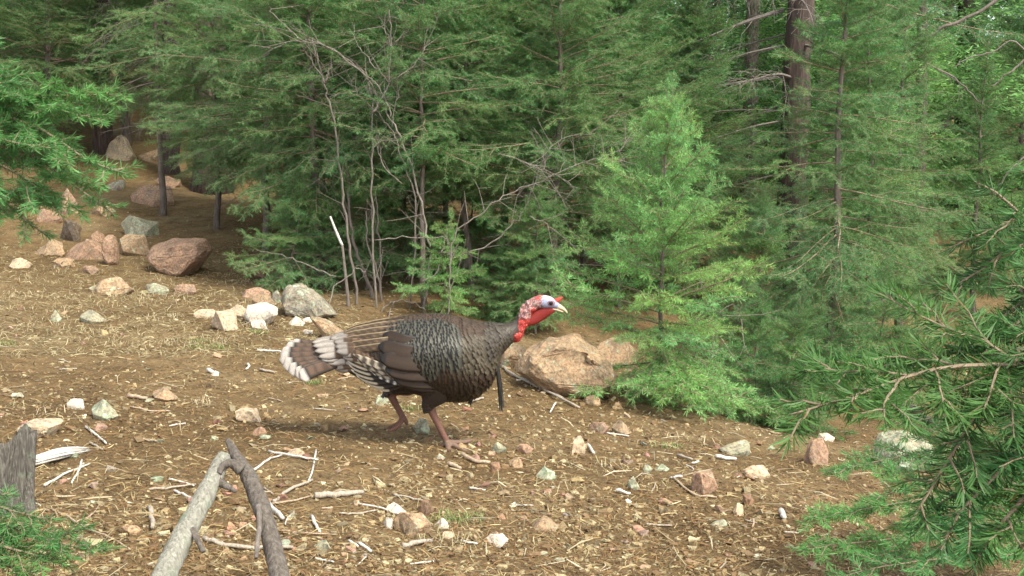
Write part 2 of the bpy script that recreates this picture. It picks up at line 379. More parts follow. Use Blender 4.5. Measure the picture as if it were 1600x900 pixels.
        if hero:
            bend = Pn + Dn * (ln_ * .55)[:, None] + np.array([0, 0, -.0012])
            v = np.stack([Pn - Wn * .45, Pn + Wn * .45, bend + Wn, bend - Wn, tip + Wn * .3, tip - Wn * .3], 1).reshape(-1, 3); b0 = np.arange(k)[:, None] * 6
            f = np.concatenate([b0 + [0, 1, 2, 3], b0 + [3, 2, 4, 5]]); cc = np.repeat(col, 6, 0)
        else:
            mid = Pn + Dn * (ln_ * .5)[:, None]
            v = np.stack([Pn, mid + Wn, tip, mid - Wn], 1).reshape(-1, 3); f = np.arange(4 * k).reshape(-1, 4); cc = np.repeat(col, 4, 0)
        mb.add(v, f, None, cc); nn = len(f)
    else: nn = 0
    return mb.mesh(name, [M[twigmat], M[mat]], False, True, np.concatenate([np.zeros(nb, int), np.ones(nn, int)]))

def lib_axis(L, seed, droop, lift):
    g = np.random.default_rng(seed); t = np.linspace(0, 1, 6)
    return np.stack([L * t, np.cumsum(g.normal(0, .012 * L, 6)), L * (-droop * t ** 1.6 + lift * t ** 3)], -1)
LIB, DEAD = {}, []
SIZES = (.3, .5, .8, 1.15)
for mi, mt in enumerate(('needle', 'needle_pale', 'needle_dark', 'needle_sap')):
    for si, L in enumerate(SIZES):
        for k in range(3 if mi == 0 else 2):
            s = 100 * mi + 10 * si + k
            LIB.setdefault((mt, L), []).append(gen_branch(s, lib_axis(L, s, .22 + .08 * k, .16), dens=(520, 460, 400, 360)[si], sp=(.034, .044, .055, .065)[si], nw=.0024, needle=.026, mat=mt,
                                                          bare=(.04, .06, .09, .13)[si], side=.52, droop=.12 + .12 * k))
for k in range(4):
    DEAD.append(gen_branch(900 + k, lib_axis(1.2, 900 + k, .25, .05), sp=.085, side=.42, flat=.5, needles=False, droop=.5, bare=.12, twigmat='dead_twig', name='dead_branch', sub=k % 2 == 0, r0=.011))
PROTO_L = {}
def orient(o, root, dirv, L, scale, roll=0.):
    x = Vector(dirv).normalized(); up = Vector((0, 0, 1)); y = up.cross(x)
    if y.length < 1e-3: y = Vector((0, 1, 0))
    y.normalize(); z = x.cross(y); m = Matrix((x, y, z)).transposed().to_4x4()
    o.matrix_basis = Matrix.Translation(Vector(root)) @ m @ Matrix.Rotation(roll, 4, 'X') @ Matrix.Scale(scale, 4)

def trunk_mesh(H, r, seed, lean=(0, 0), sides=10, seg=14, mat='bark', rough=.08, wob=.012):
    g = np.random.default_rng(seed); t = np.linspace(0, 1, seg)
    p = np.stack([lean[0] * t * H + np.cumsum(g.normal(0, wob, seg)) * (t > 0), lean[1] * t * H + np.cumsum(g.normal(0, wob, seg)) * (t > 0), -0.12 + (H + .12) * t], -1)
    rr = r * (1 - .93 * t ** 1.1) + r * .3 * np.exp(-t * H / (r * 2.5 + .03)); mb = MB(); mb.tube(p, rr, sides, True, rough=rough, seed=seed)
    return mb.mesh('trunk', M[mat]), p

def fir(label, px, Y, H, Rmax, c0, tr, seed, mat='needle', group=None, lean=(0, 0), whorl=.13, per=7, dead=True, name='fir_tree', zpx=None, droop=0., full=1.0, cone=.8, up=0, skirt=0):
    g = np.random.default_rng(seed)
    x = (px - 800) / FPX * Y * 1.005 if px is not None else zpx
    z = float(gz(x, Y)); root = tag(empty(name, (x, Y, z)), label, 'tree', group)
    tm, path = trunk_mesh(H, tr, seed, lean); link('trunk', tm, root)
    crown = empty('crown', (0, 0, 0), root)
    h = c0
    while h < H * .985:
        f = (h - c0) / max(H - c0, .1)
        rad_ = Rmax * (1 - f) ** cone * min(1, .6 + f * 3)
        ctr = np.array([np.interp(h, path[:, 2], path[:, i]) for i in range(2)])
        a0 = g.uniform(0, 2 * np.pi); k = per if f < .8 else max(3, per - 1)
        for i in range(k):
            if g.random() > full: continue
            L = rad_ * g.uniform(.7, 1.15) + .05
            S = min(SIZES, key=lambda s: abs(math.log(s / L))); me = LIB[(mat, S)][g.integers(len(LIB[(mat, S)]))]
            az = a0 + 2 * np.pi * i / k + g.normal(0, .25); el = R_(42 * f + 6 + up * min(1, f * 3) - 24 * (1 - f) * droop + g.normal(0, 7))
            o = link('branch', me, crown)
            orient(o, (ctr[0], ctr[1], h + g.uniform(-.4, .4) * whorl), (math.cos(az) * math.cos(el), math.sin(az) * math.cos(el), math.sin(el)), S, L / S, g.normal(0, .2))
        h += whorl * g.uniform(.75, 1.25) * (1 if f < .7 else .75)
    for q in range(9 if skirt else 0):     # lowest boughs, sweeping down to the ground
        az = -1.75 + 2.3 * q / 8 + g.normal(0, .12); S = .5; o = link('branch', LIB[(mat, .5)][q % 2], crown)
        orient(o, (0, 0, g.uniform(.14, .34)), (math.cos(az), math.sin(az), -.22 + g.normal(0, .06)), S, skirt * g.uniform(.8, 1.1) / S, g.normal(0, .2))
    # leader shoot
    o = link('branch', LIB[(mat, .3)][0], crown); orient(o, (path[-1][0], path[-1][1], H - .12), (.05, .02, 1), .3, .8)
    if dead and c0 > .4:
        for h in np.arange(.25, c0 + .25, .13):
            o = link('dead_branch', DEAD[g.integers(4)], crown); az = g.uniform(0, 6.28)
            orient(o, (np.interp(h, path[:, 2], path[:, 0]), np.interp(h, path[:, 2], path[:, 1]), h), (math.cos(az), math.sin(az), g.normal(.0, .2)), 1.2, g.uniform(.2, .55) * min(1, Rmax), g.uniform(-1, 1))
    return root

FIRS = [  # label, px, Y, height, radius, crown base, trunk radius, seed, mat, kwargs
    ('small bright green fir sapling growing beside the tan boulder', 1027, 6.45, 1.50, .64, .10, .016, 11, 'needle_sap', dict(whorl=.135, per=7, dead=False, cone=.72, droop=.35, up=14, skirt=.54)),
    ('fir with drooping fans on a thin dark trunk behind the bright sapling', 1290, 8.6, 3.30, .82, .6, .034, 12, 'needle', dict(lean=(.03, 0), droop=1.0, whorl=.14, per=6)),
    ('fir with a straight thin stem behind the turkey head and bright sapling', 866, 9.6, 3.38, 1.0, .75, .030, 13, 'needle', dict(whorl=.13, per=8)),
    ('slender fir just beside the straight thin stem, rising behind the turkey', 737, 9.9, 3.18, .85, .85, .022, 14, 'needle_pale', dict(whorl=.12, droop=.6)),
    ('thin fir stem rising straight behind the turkey back', 666, 9.2, 3.18, .8, .95, .021, 15, 'needle', dict(whorl=.15)),
    ('fir behind the crossing grey bare stems', 592, 10.4, 3.30, 1.0, .9, .03, 16, 'needle_pale', dict(whorl=.13, per=8)),
    ('fir with a dark trunk behind the broken white stick', 498, 9.8, 3.34, 1.0, .75, .036, 17, 'needle', dict(whorl=.12, droop=.6)),
    ('blue green fir with low sweeping boughs behind the pink boulder', 420, 11.0, 3.34, 1.2, .75, .035, 18, 'needle_pale', dict(whorl=.14, droop=.8, per=6, full=.85)),
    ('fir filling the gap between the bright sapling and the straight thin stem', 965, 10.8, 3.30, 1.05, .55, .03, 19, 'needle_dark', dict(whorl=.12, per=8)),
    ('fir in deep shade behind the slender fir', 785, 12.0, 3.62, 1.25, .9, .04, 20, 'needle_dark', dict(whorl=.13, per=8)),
    ('full fir beside the drooping fir, its boughs reaching the pale ground', 1405, 11.0, 3.18, .85, .45, .035, 21, 'needle', dict(whorl=.15, droop=.7, per=6)),
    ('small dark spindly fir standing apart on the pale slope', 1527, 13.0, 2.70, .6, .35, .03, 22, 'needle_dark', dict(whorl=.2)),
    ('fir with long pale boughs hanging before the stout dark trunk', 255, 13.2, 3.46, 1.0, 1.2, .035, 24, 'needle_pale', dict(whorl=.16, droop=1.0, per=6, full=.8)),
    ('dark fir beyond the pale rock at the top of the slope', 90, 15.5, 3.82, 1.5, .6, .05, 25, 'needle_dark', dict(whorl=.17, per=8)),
    ('thin fir between the crossing bare stems and the dark trunk', 545, 11.6, 3.46, 1.0, .9, .025, 26, 'needle', dict(whorl=.16)),
    ('knee high fir seedling behind the turkey back', 700, 8.9, 0.62, .38, .1, .010, 51, 'needle_sap', dict(dead=False, whorl=.09, per=5, droop=.8)),
    ('waist high fir seedling behind the turkey neck', 838, 9.0, 1.00, .42, .2, .012, 52, 'needle_pale', dict(dead=False, whorl=.09, per=6, droop=.8)),
    ('low spreading fir seedling in the shade of the dark trunk', 462, 9.6, 0.85, .5, .15, .012, 53, 'needle_pale', dict(dead=False, whorl=.1, per=5, droop=.8)),
    ('tiny fir seedling between two thin stems', 775, 9.1, 0.50, .3, .08, .008, 54, 'needle', dict(dead=False, whorl=.08, per=5, droop=.6)),
    ('shaded fir seedling at the foot of the drooping fir', 1150, 8.2, 0.75, .42, .1, .010, 55, 'needle', dict(dead=False, whorl=.09, per=5, droop=.7)),
    ('spreading fir seedling beside the thin dark trunk', 1238, 8.1, 0.65, .42, .1, .010, 56, 'needle_dark', dict(dead=False, whorl=.09, per=5, droop=.7)),
    ('fir seedling in the gully past the thin dark trunk', 1370, 7.9, 0.80, .45, .1, .012, 57, 'needle', dict(dead=False, whorl=.1, per=5, droop=.7)),
    ('dark fir seedling behind the thin dark trunk', 1330, 9.6, 1.10, .55, .15, .014, 58, 'needle_dark', dict(dead=False, whorl=.1, per=6, droop=.7)),
    ('fir hanging pale boughs across the stoutest dark trunk', 340, 12.5, 3.0, .9, .75, .03, 59, 'needle_pale', dict(whorl=.15, per=6, droop=1.0)),
    ('chest high fir seedling behind the crossing bare stems', 575, 9.7, 1.15, .5, .2, .014, 60, 'needle', dict(dead=False, whorl=.1, per=6, droop=.7)),
    ('chest high fir seedling behind the thin straight stem', 640, 10.4, 1.2, .55, .2, .014, 65, 'needle_pale', dict(dead=False, whorl=.1, per=6, droop=.7)),
    ('fir seedling behind the slender fir stem', 745, 10.6, 1.2, .55, .2, .014, 66, 'needle', dict(dead=False, whorl=.1, per=6, droop=.7)),
    ('fir seedling behind the broken white topped stick', 505, 10.6, 1.1, .5, .2, .014, 67, 'needle_pale', dict(dead=False, whorl=.1, per=6, droop=.7)),
    ('fir seedling on the gully lip beside the bright sapling', 1165, 6.75, .55, .36, .06, .010, 68, 'needle', dict(dead=False, whorl=.085, per=6, droop=.7)),
    ('fir seedling on the gully lip under the drooping fir', 1235, 6.9, .6, .4, .06, .010, 69, 'needle_dark', dict(dead=False, whorl=.085, per=6, droop=.7)),
    ('slim fir tucked close behind the turkey neck', 905, 11.4, 3.38, 1.1, .5, .028, 27, 'needle_pale', dict(droop=.6)),
    ('fir with grey green boughs between two thin stems', 700, 11.2, 3.38, 1.05, .8, .026, 28, 'needle', dict(droop=.5)),
    ('fir leaning its boughs over the shaded rocks', 455, 12.6, 3.54, 1.25, .7, .032, 29, 'needle', dict(droop=.9)),
    ('fir crowding close behind the drooping fir', 1360, 10.4, 3.34, .65, .8, .03, 41, 'needle_pale', dict(droop=.6)),
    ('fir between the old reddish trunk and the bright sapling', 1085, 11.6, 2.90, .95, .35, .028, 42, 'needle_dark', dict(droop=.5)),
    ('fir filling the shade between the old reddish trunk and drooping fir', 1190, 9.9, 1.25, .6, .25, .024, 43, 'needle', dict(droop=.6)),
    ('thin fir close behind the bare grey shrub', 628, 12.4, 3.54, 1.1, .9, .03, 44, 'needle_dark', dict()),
    ('yellow green fir far over on the pale slope', 1590, 14.5, 3.46, 1.2, .5, .04, 46, 'needle_pale', dict(droop=.4)),
    ('shaded fir between the grey old trunk and the slim old trunk', 205, 17.0, 3.70, 1.4, .8, .05, 47, 'needle', dict()),
]
for lb, px, Y, H, Rm, c0, tr, sd, mt, kw in FIRS:
    fir(lb, px, Y, H, Rm, c0, tr, sd, mt, group='firs of the young stand' if Y > 7 else None, **kw)

# old thick trunks
def old_tree(label, px, Y, r, H, seed, dead_side=None, crown_h=3.4):
    g = np.random.default_rng(seed); x = (px - 800) / FPX * Y; z = float(gz(x, Y))
    root = tag(empty('old_fir_tree', (x, Y, z)), label, 'tree', 'old thick trunked trees')
    tm, path = trunk_mesh(H, r, seed, (g.normal(0, .01), 0), 18, 40, 'bark_pine', .13, .012); link('trunk', tm, root)
    crown = empty('crown', (0, 0, 0), root)
    for k in range(26):
        h = g.uniform(.7, crown_h); az = g.uniform(0, 6.28) if dead_side is None or g.random() < .3 else dead_side + g.normal(0, .5)
        o = link('dead_branch', DEAD[g.integers(4)], crown); orient(o, (r * .7 * math.cos(az), r * .7 * math.sin(az), h), (math.cos(az), math.sin(az), g.normal(-.12, .15)), 1.2, g.uniform(.6, 1.5), g.uniform(-.6, .6))
    for k in range(30):
        h = crown_h + (H - crown_h) * (k / 30.); az = g.uniform(0, 6.28); f = k / 30.; L = 2.2 * (1 - f) + .4
        me = LIB[('needle_dark', 1.15)][g.integers(2)]; o = link('branch', me, crown)
        orient(o, (0, 0, h), (math.cos(az), math.sin(az), -.1 + .5 * f), 1.15, L / 1.15 * .8, g.normal(0, .2))
    return root
old_tree('old fir with a thick reddish bark trunk and dead hanging boughs', 1236, 12.2, .145, 10, 31, math.pi, 2.9)
old_tree('stoutest dark trunk, standing at the top of the rocky slope', 332, 14.8, .19, 12, 32, 2.6, 3.4)
old_tree('grey old trunk beside the pale rock on the slope', 166, 16.5, .11, 9, 33, 2.9, 3.2)
old_tree('slim old trunk beside the stoutest dark trunk', 268, 15.6, .10, 9, 34, None, 3.4)
old_tree('old trunk deep in the wood beyond the pale slope', 1500, 19, .14, 11, 35, 3.3, 3.0)

# far wood: whole-crown meshes shared by many trees
def far_crown(seed, H, Rm, mat):
    g = np.random.default_rng(seed); L = 1.15
    ax = lib_axis(L, seed, .3, .1)
    vs_, f4, c_, nb = [], [], [], 0
    h = .9; k = 0
    while h < H:
        f = (h - .9) / (H - .9); r = Rm * (1 - f) ** .8 + .15
        for i in range(6):
            az = g.uniform(0, 6.28); el = R_(-12 + 45 * f + g.normal(0, 8)); n_ = int(230 * r / 1.2) + 40
            t = g.random(n_) ** .75; w = .34 * r * (1 - t) + .08
            lx = r * t; ly = g.uniform(-1, 1, n_) * w; lz = g.normal(0, .05, n_) - .22 * r * t ** 2 - .12 * np.abs(ly)
            ca, sa, ce, se = math.cos(az), math.sin(az), math.cos(el), math.sin(el)
            X = lx * ce - lz * se; Z = lx * se + lz * ce
            p = np.stack([X * ca - ly * sa, X * sa + ly * ca, Z + h], -1)
            d = norm(np.stack([ca * np.ones(n_) - .8 * np.sign(ly) * sa, sa * np.ones(n_) + .8 * np.sign(ly) * ca, g.normal(-.1, .4, n_)], -1) + g.normal(0, .35, (n_, 3)))
            ln_ = g.uniform(.05, .10, n_)[:, None]; wv = norm(np.cross(d, g.normal(0, 1, (n_, 3)))) * g.uniform(.005, .011, n_)[:, None]
            vs_.append(np.stack([p, p + d * ln_ * .5 + wv, p + d * ln_, p + d * ln_ * .5 - wv], 1).reshape(-1, 3))
            f4.append(np.arange(4 * n_).reshape(-1, 4) + nb); nb += 4 * n_
            y = np.clip(t + g.normal(0, .2, n_), 0, 1)[:, None]; c_.append(np.repeat((np.array([.046, .098, .03]) * (1 - y) + np.array([.125, .24, .08]) * y) * g.uniform(.7, 1.3, (n_, 1)), 4, 0))
        h += .26
    return mesh_np('crown', np.concatenate(vs_), [np.concatenate(f4)], M[mat], None, np.concatenate(c_), False)
FARC = [(6.5, far_crown(501, 6.5, 1.6, 'needle')), (8.5, far_crown(502, 8.5, 1.9, 'needle_dark')), (5.0, far_crown(503, 5.0, 1.4, 'needle_pale')), (6.0, far_crown(504, 6.0, 1.5, 'needle_sap'))]  # last crown: sunlight past the gully put into brighter needle colour
FART = [trunk_mesh(h, .045 + .008 * h, 510 + i, seg=10, sides=8)[0] for i, (h, _) in enumerate(FARC)]
g = np.random.default_rng(77)
spots = []
for ring, cnt in ((15.5, 9), (18.5, 14), (22, 18), (27, 20), (34, 20), (44, 16), (58, 12)):
    for i in range(cnt):
        th = R_(-33 + 66 * (i + g.uniform(.1, .9)) / cnt); d = ring * g.uniform(.93, 1.12)
        if ring < 20 and -.42 < th < -.16 and d < 18: continue
        if ring < 30 and th > .30 and g.random() < .55: continue
        spots.append((d * math.sin(th), d * math.cos(th), 3 if th > .2 and g.random() < .75 else g.integers(3), g.uniform(.85, 1.3)))
for x, y, k, s in spots:
    k = int(k)
    o = tag(empty('fir_tree', (x, y, float(gz(x, y)))), ['mid green fir crowded in the deep wood behind the young stand', 'tall dark fir crowded in the deep wood behind the young stand', 'short pale green fir crowded in the deep wood behind the young stand', 'sunlit yellow green fir crowded in the deep wood past the gully'][k], 'tree', ['mid green firs', 'tall dark firs', 'short pale firs', 'sunlit yellow green firs'][k] + ' of the deep wood')
    o.rotation_euler.z = g.uniform(0, 6.28); o.scale = (s, s, s * g.uniform(.9, 1.2))
    link('trunk', FART[k], o); link('crown', FARC[k][1], o)
# ------------------------------------------------------------------ trees beside the camera whose boughs reach into view
def hero_tree(label, x, y, H, r, seed, axes, mat, needle, extra=(), dens=560, group=None, sp=.05, cm=(1, 1, 1), nw=.0021):
    z = float(gz(x, y)); root = tag(empty('fir_tree', (x, y, z)), label, 'tree', group)
    tm, path = trunk_mesh(H, r, seed); link('trunk', tm, root); crown = empty('crown', (0, 0, 0), root)
    for i, (ax, side) in enumerate(axes):
        pts = np.array([P(*a) for a in ax]) - np.array([x, y, z])
        st = np.array([np.interp(pts[0][2] - .1, path[:, 2], path[:, 0]), np.interp(pts[0][2] - .1, path[:, 2], path[:, 1]), pts[0][2] - .02])
        pts = np.vstack([st, pts]); Lb = np.linalg.norm(pts[1] - pts[0]) / np.linalg.norm(np.diff(pts, axis=0), axis=1).sum()
        link('branch', gen_branch(seed * 50 + i, pts, needle=needle, nw=nw, dens=dens, sp=sp, side=side, bare=max(.10, Lb * .38), hero=True, mat=mat, droop=.1, r0=.0048, cmul=cm, sublen=.5, flat=.35), crown)
    for h, az, el, L in extra:
        S = min(SIZES, key=lambda s: abs(math.log(s / L))); o = link('branch', LIB[(mat, S)][0], crown)
        orient(o, (np.interp(h, path[:, 2], path[:, 0]), np.interp(h, path[:, 2], path[:, 1]), h), (math.cos(az), math.sin(az), el), S, L / S)
    return root
ext = lambda s, n, h0, h1, L: [(h, a, .1, L * u) for h, a, u in zip(np.linspace(h0, h1, n), np.random.default_rng(s).uniform(1.9, 4.4, n), np.random.default_rng(s + 1).uniform(.6, 1, n))]
hero_tree('fir whose soft bright green boughs overhang the rocky end of the slope', -1.95, 3.15, 2.6, .04, 61, [
    ([(-130, 120, 3.1), (-40, 150, 3.0), (80, 150, 3.0), (200, 147, 2.95)], .22),
    ([(-120, 100, 3.0), (-30, 130, 3.0), (60, 165, 2.95), (165, 188, 2.9)], .26),
    ([(-150, 150, 3.05), (-30, 170, 2.95), (70, 205, 2.9), (135, 250, 2.85), (200, 272, 2.8)], .26),
    ([(-140, 200, 3.1), (-40, 210, 3.0), (40, 235, 3.0), (110, 285, 2.95), (178, 335, 2.9)], .26),
    ([(-150, 235, 3.0), (-60, 240, 2.95), (10, 262, 2.9), (60, 295, 2.9), (95, 335, 2.85)], .3),
    ([(-160, 270, 3.0), (-70, 280, 3.0), (0, 310, 2.95), (40, 345, 2.9), (75, 368, 2.9)], .34),
    ([(-170, 60, 3.0), (-80, 100, 3.0), (-10, 140, 2.9), (45, 148, 2.9)], .3),
    ([(-160, 180, 2.9), (-60, 200, 2.85), (20, 222, 2.8), (85, 232, 2.8)], .32)], 'needle_pale', .023, ext(3, 9, 1.6, 2.5, .7), 1150, sp=.045, cm=(.78, .88, .82), nw=.002)
hero_tree('low fir seedling beside the weathered stump', -1.42, 2.75, .55, .012, 62, [
    ([(-90, 810, 2.8), (-20, 815, 2.8), (40, 830, 2.78), (100, 850, 2.75), (160, 860, 2.75)], .34),
    ([(-90, 790, 2.8), (-30, 785, 2.8), (25, 800, 2.8), (75, 812, 2.8)], .36),
    ([(-80, 850, 2.75), (-20, 850, 2.72), (50, 866, 2.7), (110, 885, 2.7)], .36),
    ([(-60, 870, 2.7), (0, 880, 2.7), (60, 905, 2.65)], .36)], 'needle', .026, ext(5, 7, .15, .5, .3), 900, sp=.04, cm=(.8, .82, .75))
hero_tree('dark fir whose long needled boughs reach across from beside the gully', 1.15, 1.75, 2.2, .04, 63, [
    ([(1720, 560, 1.68), (1600, 570, 1.62), (1500, 572, 1.58), (1420, 588, 1.53), (1340, 617, 1.5), (1235, 648, 1.48)], .32),
    ([(1700, 530, 1.75), (1600, 532, 1.7), (1530, 538, 1.68), (1450, 562, 1.66), (1330, 578, 1.64), (1250, 582, 1.62)], .22),
    ([(1700, 300, 2.05), (1640, 340, 2.0), (1593, 372, 2.0), (1537, 420, 2.0), (1462, 462, 1.98)], .18),
    ([(1690, 280, 2.05), (1630, 315, 2.0), (1590, 340, 2.0), (1535, 365, 2.0), (1482, 388, 2.0)], .2),
    ([(1690, 330, 1.95), (1640, 360, 1.9), (1590, 330, 1.9), (1555, 300, 1.9), (1520, 283, 1.9)], .28),
    ([(1660, 540, 1.65), (1590, 560, 1.62), (1550, 600, 1.6), (1519, 656, 1.58), (1464, 749, 1.55), (1424, 815, 1.53)], .26),
    ([(1680, 640, 1.6), (1620, 680, 1.58), (1560, 740, 1.55), (1500, 800, 1.53), (1470, 860, 1.5)], .3),
    ([(1700, 720, 1.55), (1640, 740, 1.55), (1590, 790, 1.52), (1540, 850, 1.5), (1520, 900, 1.5)], .34),
    ([(1680, 480, 1.8), (1620, 490, 1.78), (1560, 520, 1.75), (1500, 545, 1.72)], .3),
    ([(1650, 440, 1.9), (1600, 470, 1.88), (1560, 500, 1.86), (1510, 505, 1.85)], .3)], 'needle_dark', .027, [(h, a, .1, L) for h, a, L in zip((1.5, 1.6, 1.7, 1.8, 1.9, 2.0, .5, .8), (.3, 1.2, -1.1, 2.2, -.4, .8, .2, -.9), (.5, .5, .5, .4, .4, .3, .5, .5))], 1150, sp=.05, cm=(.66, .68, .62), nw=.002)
hero_tree('bright green fir seedling low behind the dark long needled boughs', 1.62, 3.75, 1.0, .015, 64, [
    ([(1660, 700, 3.75), (1540, 690, 3.72), (1400, 715, 3.7), (1290, 738, 3.65)], .3),
    ([(1650, 640, 3.8), (1560, 630, 3.8), (1470, 650, 3.78), (1380, 668, 3.75)], .3),
    ([(1640, 610, 3.9), (1560, 600, 3.9), (1500, 605, 3.85)], .36),
    ([(1660, 770, 3.6), (1520, 770, 3.55), (1380, 790, 3.5), (1250, 815, 3.45)], .3),
    ([(1660, 820, 3.5), (1520, 825, 3.45), (1370, 845, 3.4), (1240, 856, 3.35)], .3),
    ([(1640, 860, 3.4), (1500, 870, 3.35), (1380, 885, 3.3), (1300, 905, 3.3)], .34),
    ([(1660, 740, 3.7), (1550, 735, 3.65), (1450, 755, 3.6), (1340, 785, 3.55)], .32)], 'needle_pale', .024, ext(9, 8, .3, .95, .5), 900, sp=.045, cm=(.85, .92, .8))

# ------------------------------------------------------------------ rocks
ROCKCOL = dict(tan=(.29, .215, .135), pink=(.275, .19, .13), pale=(.43, .35, .245), grey=(.22, .205, .16), dark=(.12, .096, .07), brown=(.18, .118, .075), green=(.26, .255, .18), white=(.58, .53, .44))
def hull_mesh(pts, cuts, amp, seed, freq, name='rock'):
    bm = bmesh.new()
    for p in pts: bm.verts.new(p)
    r = bmesh.ops.convex_hull(bm, input=bm.verts)
    bmesh.ops.delete(bm, geom=[v for v in bm.verts if not v.link_faces], context='VERTS')
    bmesh.ops.bevel(bm, geom=bm.edges[:], offset=amp * .6, segments=1, affect='EDGES', clamp_overlap=True)
    bmesh.ops.triangulate(bm, faces=bm.faces[:])
    if cuts: bmesh.ops.subdivide_edges(bm, edges=bm.edges[:], cuts=cuts, use_grid_fill=True, smooth=.03)
    bm.normal_update()
    for v in bm.verts:
        q = v.co * freq + Vector((seed, seed * .37, 0))
        v.co += v.normal * (amp * noise.fractal(q, .9, 2.1, 4))
    me = bpy.data.meshes.new(name); bm.to_mesh(me); bm.free(); me.materials.append(M['rock'])
    me.polygons.foreach_set('use_smooth', np.zeros(len(me.polygons), bool)); return me
ROCKLIB = []
for k in range(16):
    g = np.random.default_rng(300 + k); q = norm(g.normal(0, 1, (17, 3))) * g.uniform(.86, 1.0, (17, 1)) * np.array([.5, .5, .5])
    q = q - (q.max(0) + q.min(0)) / 2; q = q / (q.max(0) - q.min(0)); ROCKLIB.append(hull_mesh(q, 2, .05, k, 3.5))
SMALLLIB = []
for k in range(10):
    g = np.random.default_rng(340 + k); q = norm(g.normal(0, 1, (11, 3))) * .5; SMALLLIB.append(hull_mesh(q, 1, .04, k, 3.0))
def rock(label, px, py, w, h, kind, lichen=0., k=None, rot=None, thick=1.0, sink=.42, name='rock', group=None, cm=1.0, tilt=0.):
    p = G(px, py + h * .38); s = p[1] / FPX
    o = link(name, (ROCKLIB[(k if k is not None else int(abs(px * 7 + py)) % 16)]))
    W_, H_ = w * s, h * s * (1 + sink)
    o.location = (p[0], p[1] + W_ * .25, p[2] + H_ * (.5 - sink)); o.scale = (W_ * 1.05, W_ * .85 * thick, H_ * 1.12)
    o.rotation_euler = (0, tilt, rot if rot is not None else (px * 1.7 + py) % 6.28 if abs(w - h) < w * .3 else ((px * 1.7) % .5 - .25))
    o.color = (*[c * cm for c in ROCKCOL[kind]], 1); o['lichen'] = float(lichen)
    return tag(o, label, 'rock', group)
def outline_rock(label, pts, kind, lichen, thick, seed, ground_py, name='boulder', amp=.02, back=0.):
    pts = np.array(pts, float); cx = pts[:, 0].mean(); base = G(cx, ground_py); Y = base[1] + back + thick * .4
    q = np.array([P(a, b, Y) for a, b in pts]); c = q.mean(0); V = []
    g = np.random.default_rng(seed)
    for v in q:
        V.append(v + [0, g.normal(0, .1) * thick, 0]); d = v - c
        V.append(c + d * g.uniform(.66, .86) + [0, -thick * g.uniform(.38, .5), -.0]); V.append(c + d * g.uniform(.66, .86) + [0, thick * g.uniform(.38, .5), .0])
    V.append(np.array([c[0], c[1], min(q[:, 2].min(), base[2]) - .06]))
    o = link(name, hull_mesh(np.array(V) - c, 4, amp, seed, 9.0)); o.location = c; o.color = (*ROCKCOL[kind], 1); o['lichen'] = float(lichen)
    return tag(o, label, 'rock', None)
outline_rock('large tan granite boulder behind the turkey breast', [(805, 578), (822, 548), (860, 526), (905, 523), (924, 545), (958, 570), (967, 605), (950, 622), (900, 612), (850, 596)], 'tan', .03, .34, 1, 622)
outline_rock('big pink granite boulder with a flat slanting face', [(227, 402), (238, 384), (275, 373), (322, 374), (330, 392), (318, 412), (286, 433), (250, 426)], 'pink', -.04, .45, 2, 433)
outline_rock('long grey lichen crusted slab beside the brightest stone', [(434, 470), (452, 446), (470, 444), (492, 455), (512, 478), (528, 492), (500, 497), (445, 488)], 'grey', .06, .3, 3, 497)
outline_rock('pale stone lit brightest on the slope edge, sunlight put into its colour', [(381, 490), (386, 477), (415, 474), (433, 482), (437, 491), (420, 500), (398, 507), (383, 500)], 'white', -.1, .18, 4, 507, 'rock', .011)  # pale stone; its near-white colour also holds the sun glare
outline_rock('upright pink stone wedged beside the big pink boulder', [(160, 380), (166, 366), (178, 367), (186, 385), (186, 412), (172, 417), (163, 408)], 'pink', -.05, .18, 5, 415, 'rock', .014)
outline_rock('narrow tilted slab just beyond the turkey tail', [(483, 495), (498, 494), (520, 506), (541, 525), (532, 528), (508, 517)], 'tan', .04, .14, 6, 528, 'rock', .011)
outline_rock('lichen green dome of rock under the dark boughs', [(1362, 722), (1375, 690), (1405, 676), (1440, 685), (1462, 712), (1440, 730), (1390, 732)], 'green', .12, .28, 7, 735)
outline_rock('flat pale rock with a pointed end beside the stump', [(30, 668), (45, 657), (80, 655), (98, 660), (85, 674), (60, 684), (36, 682)], 'pale', .05, .13, 8, 684, 'rock', .011)
outline_rock('wide dark rock in the shade under the fir boughs', [(388, 425), (410, 410), (470, 412), (520, 420), (530, 452), (470, 445), (410, 440)], 'brown', -.02, .4, 9, 446, 'boulder', .02, .3)
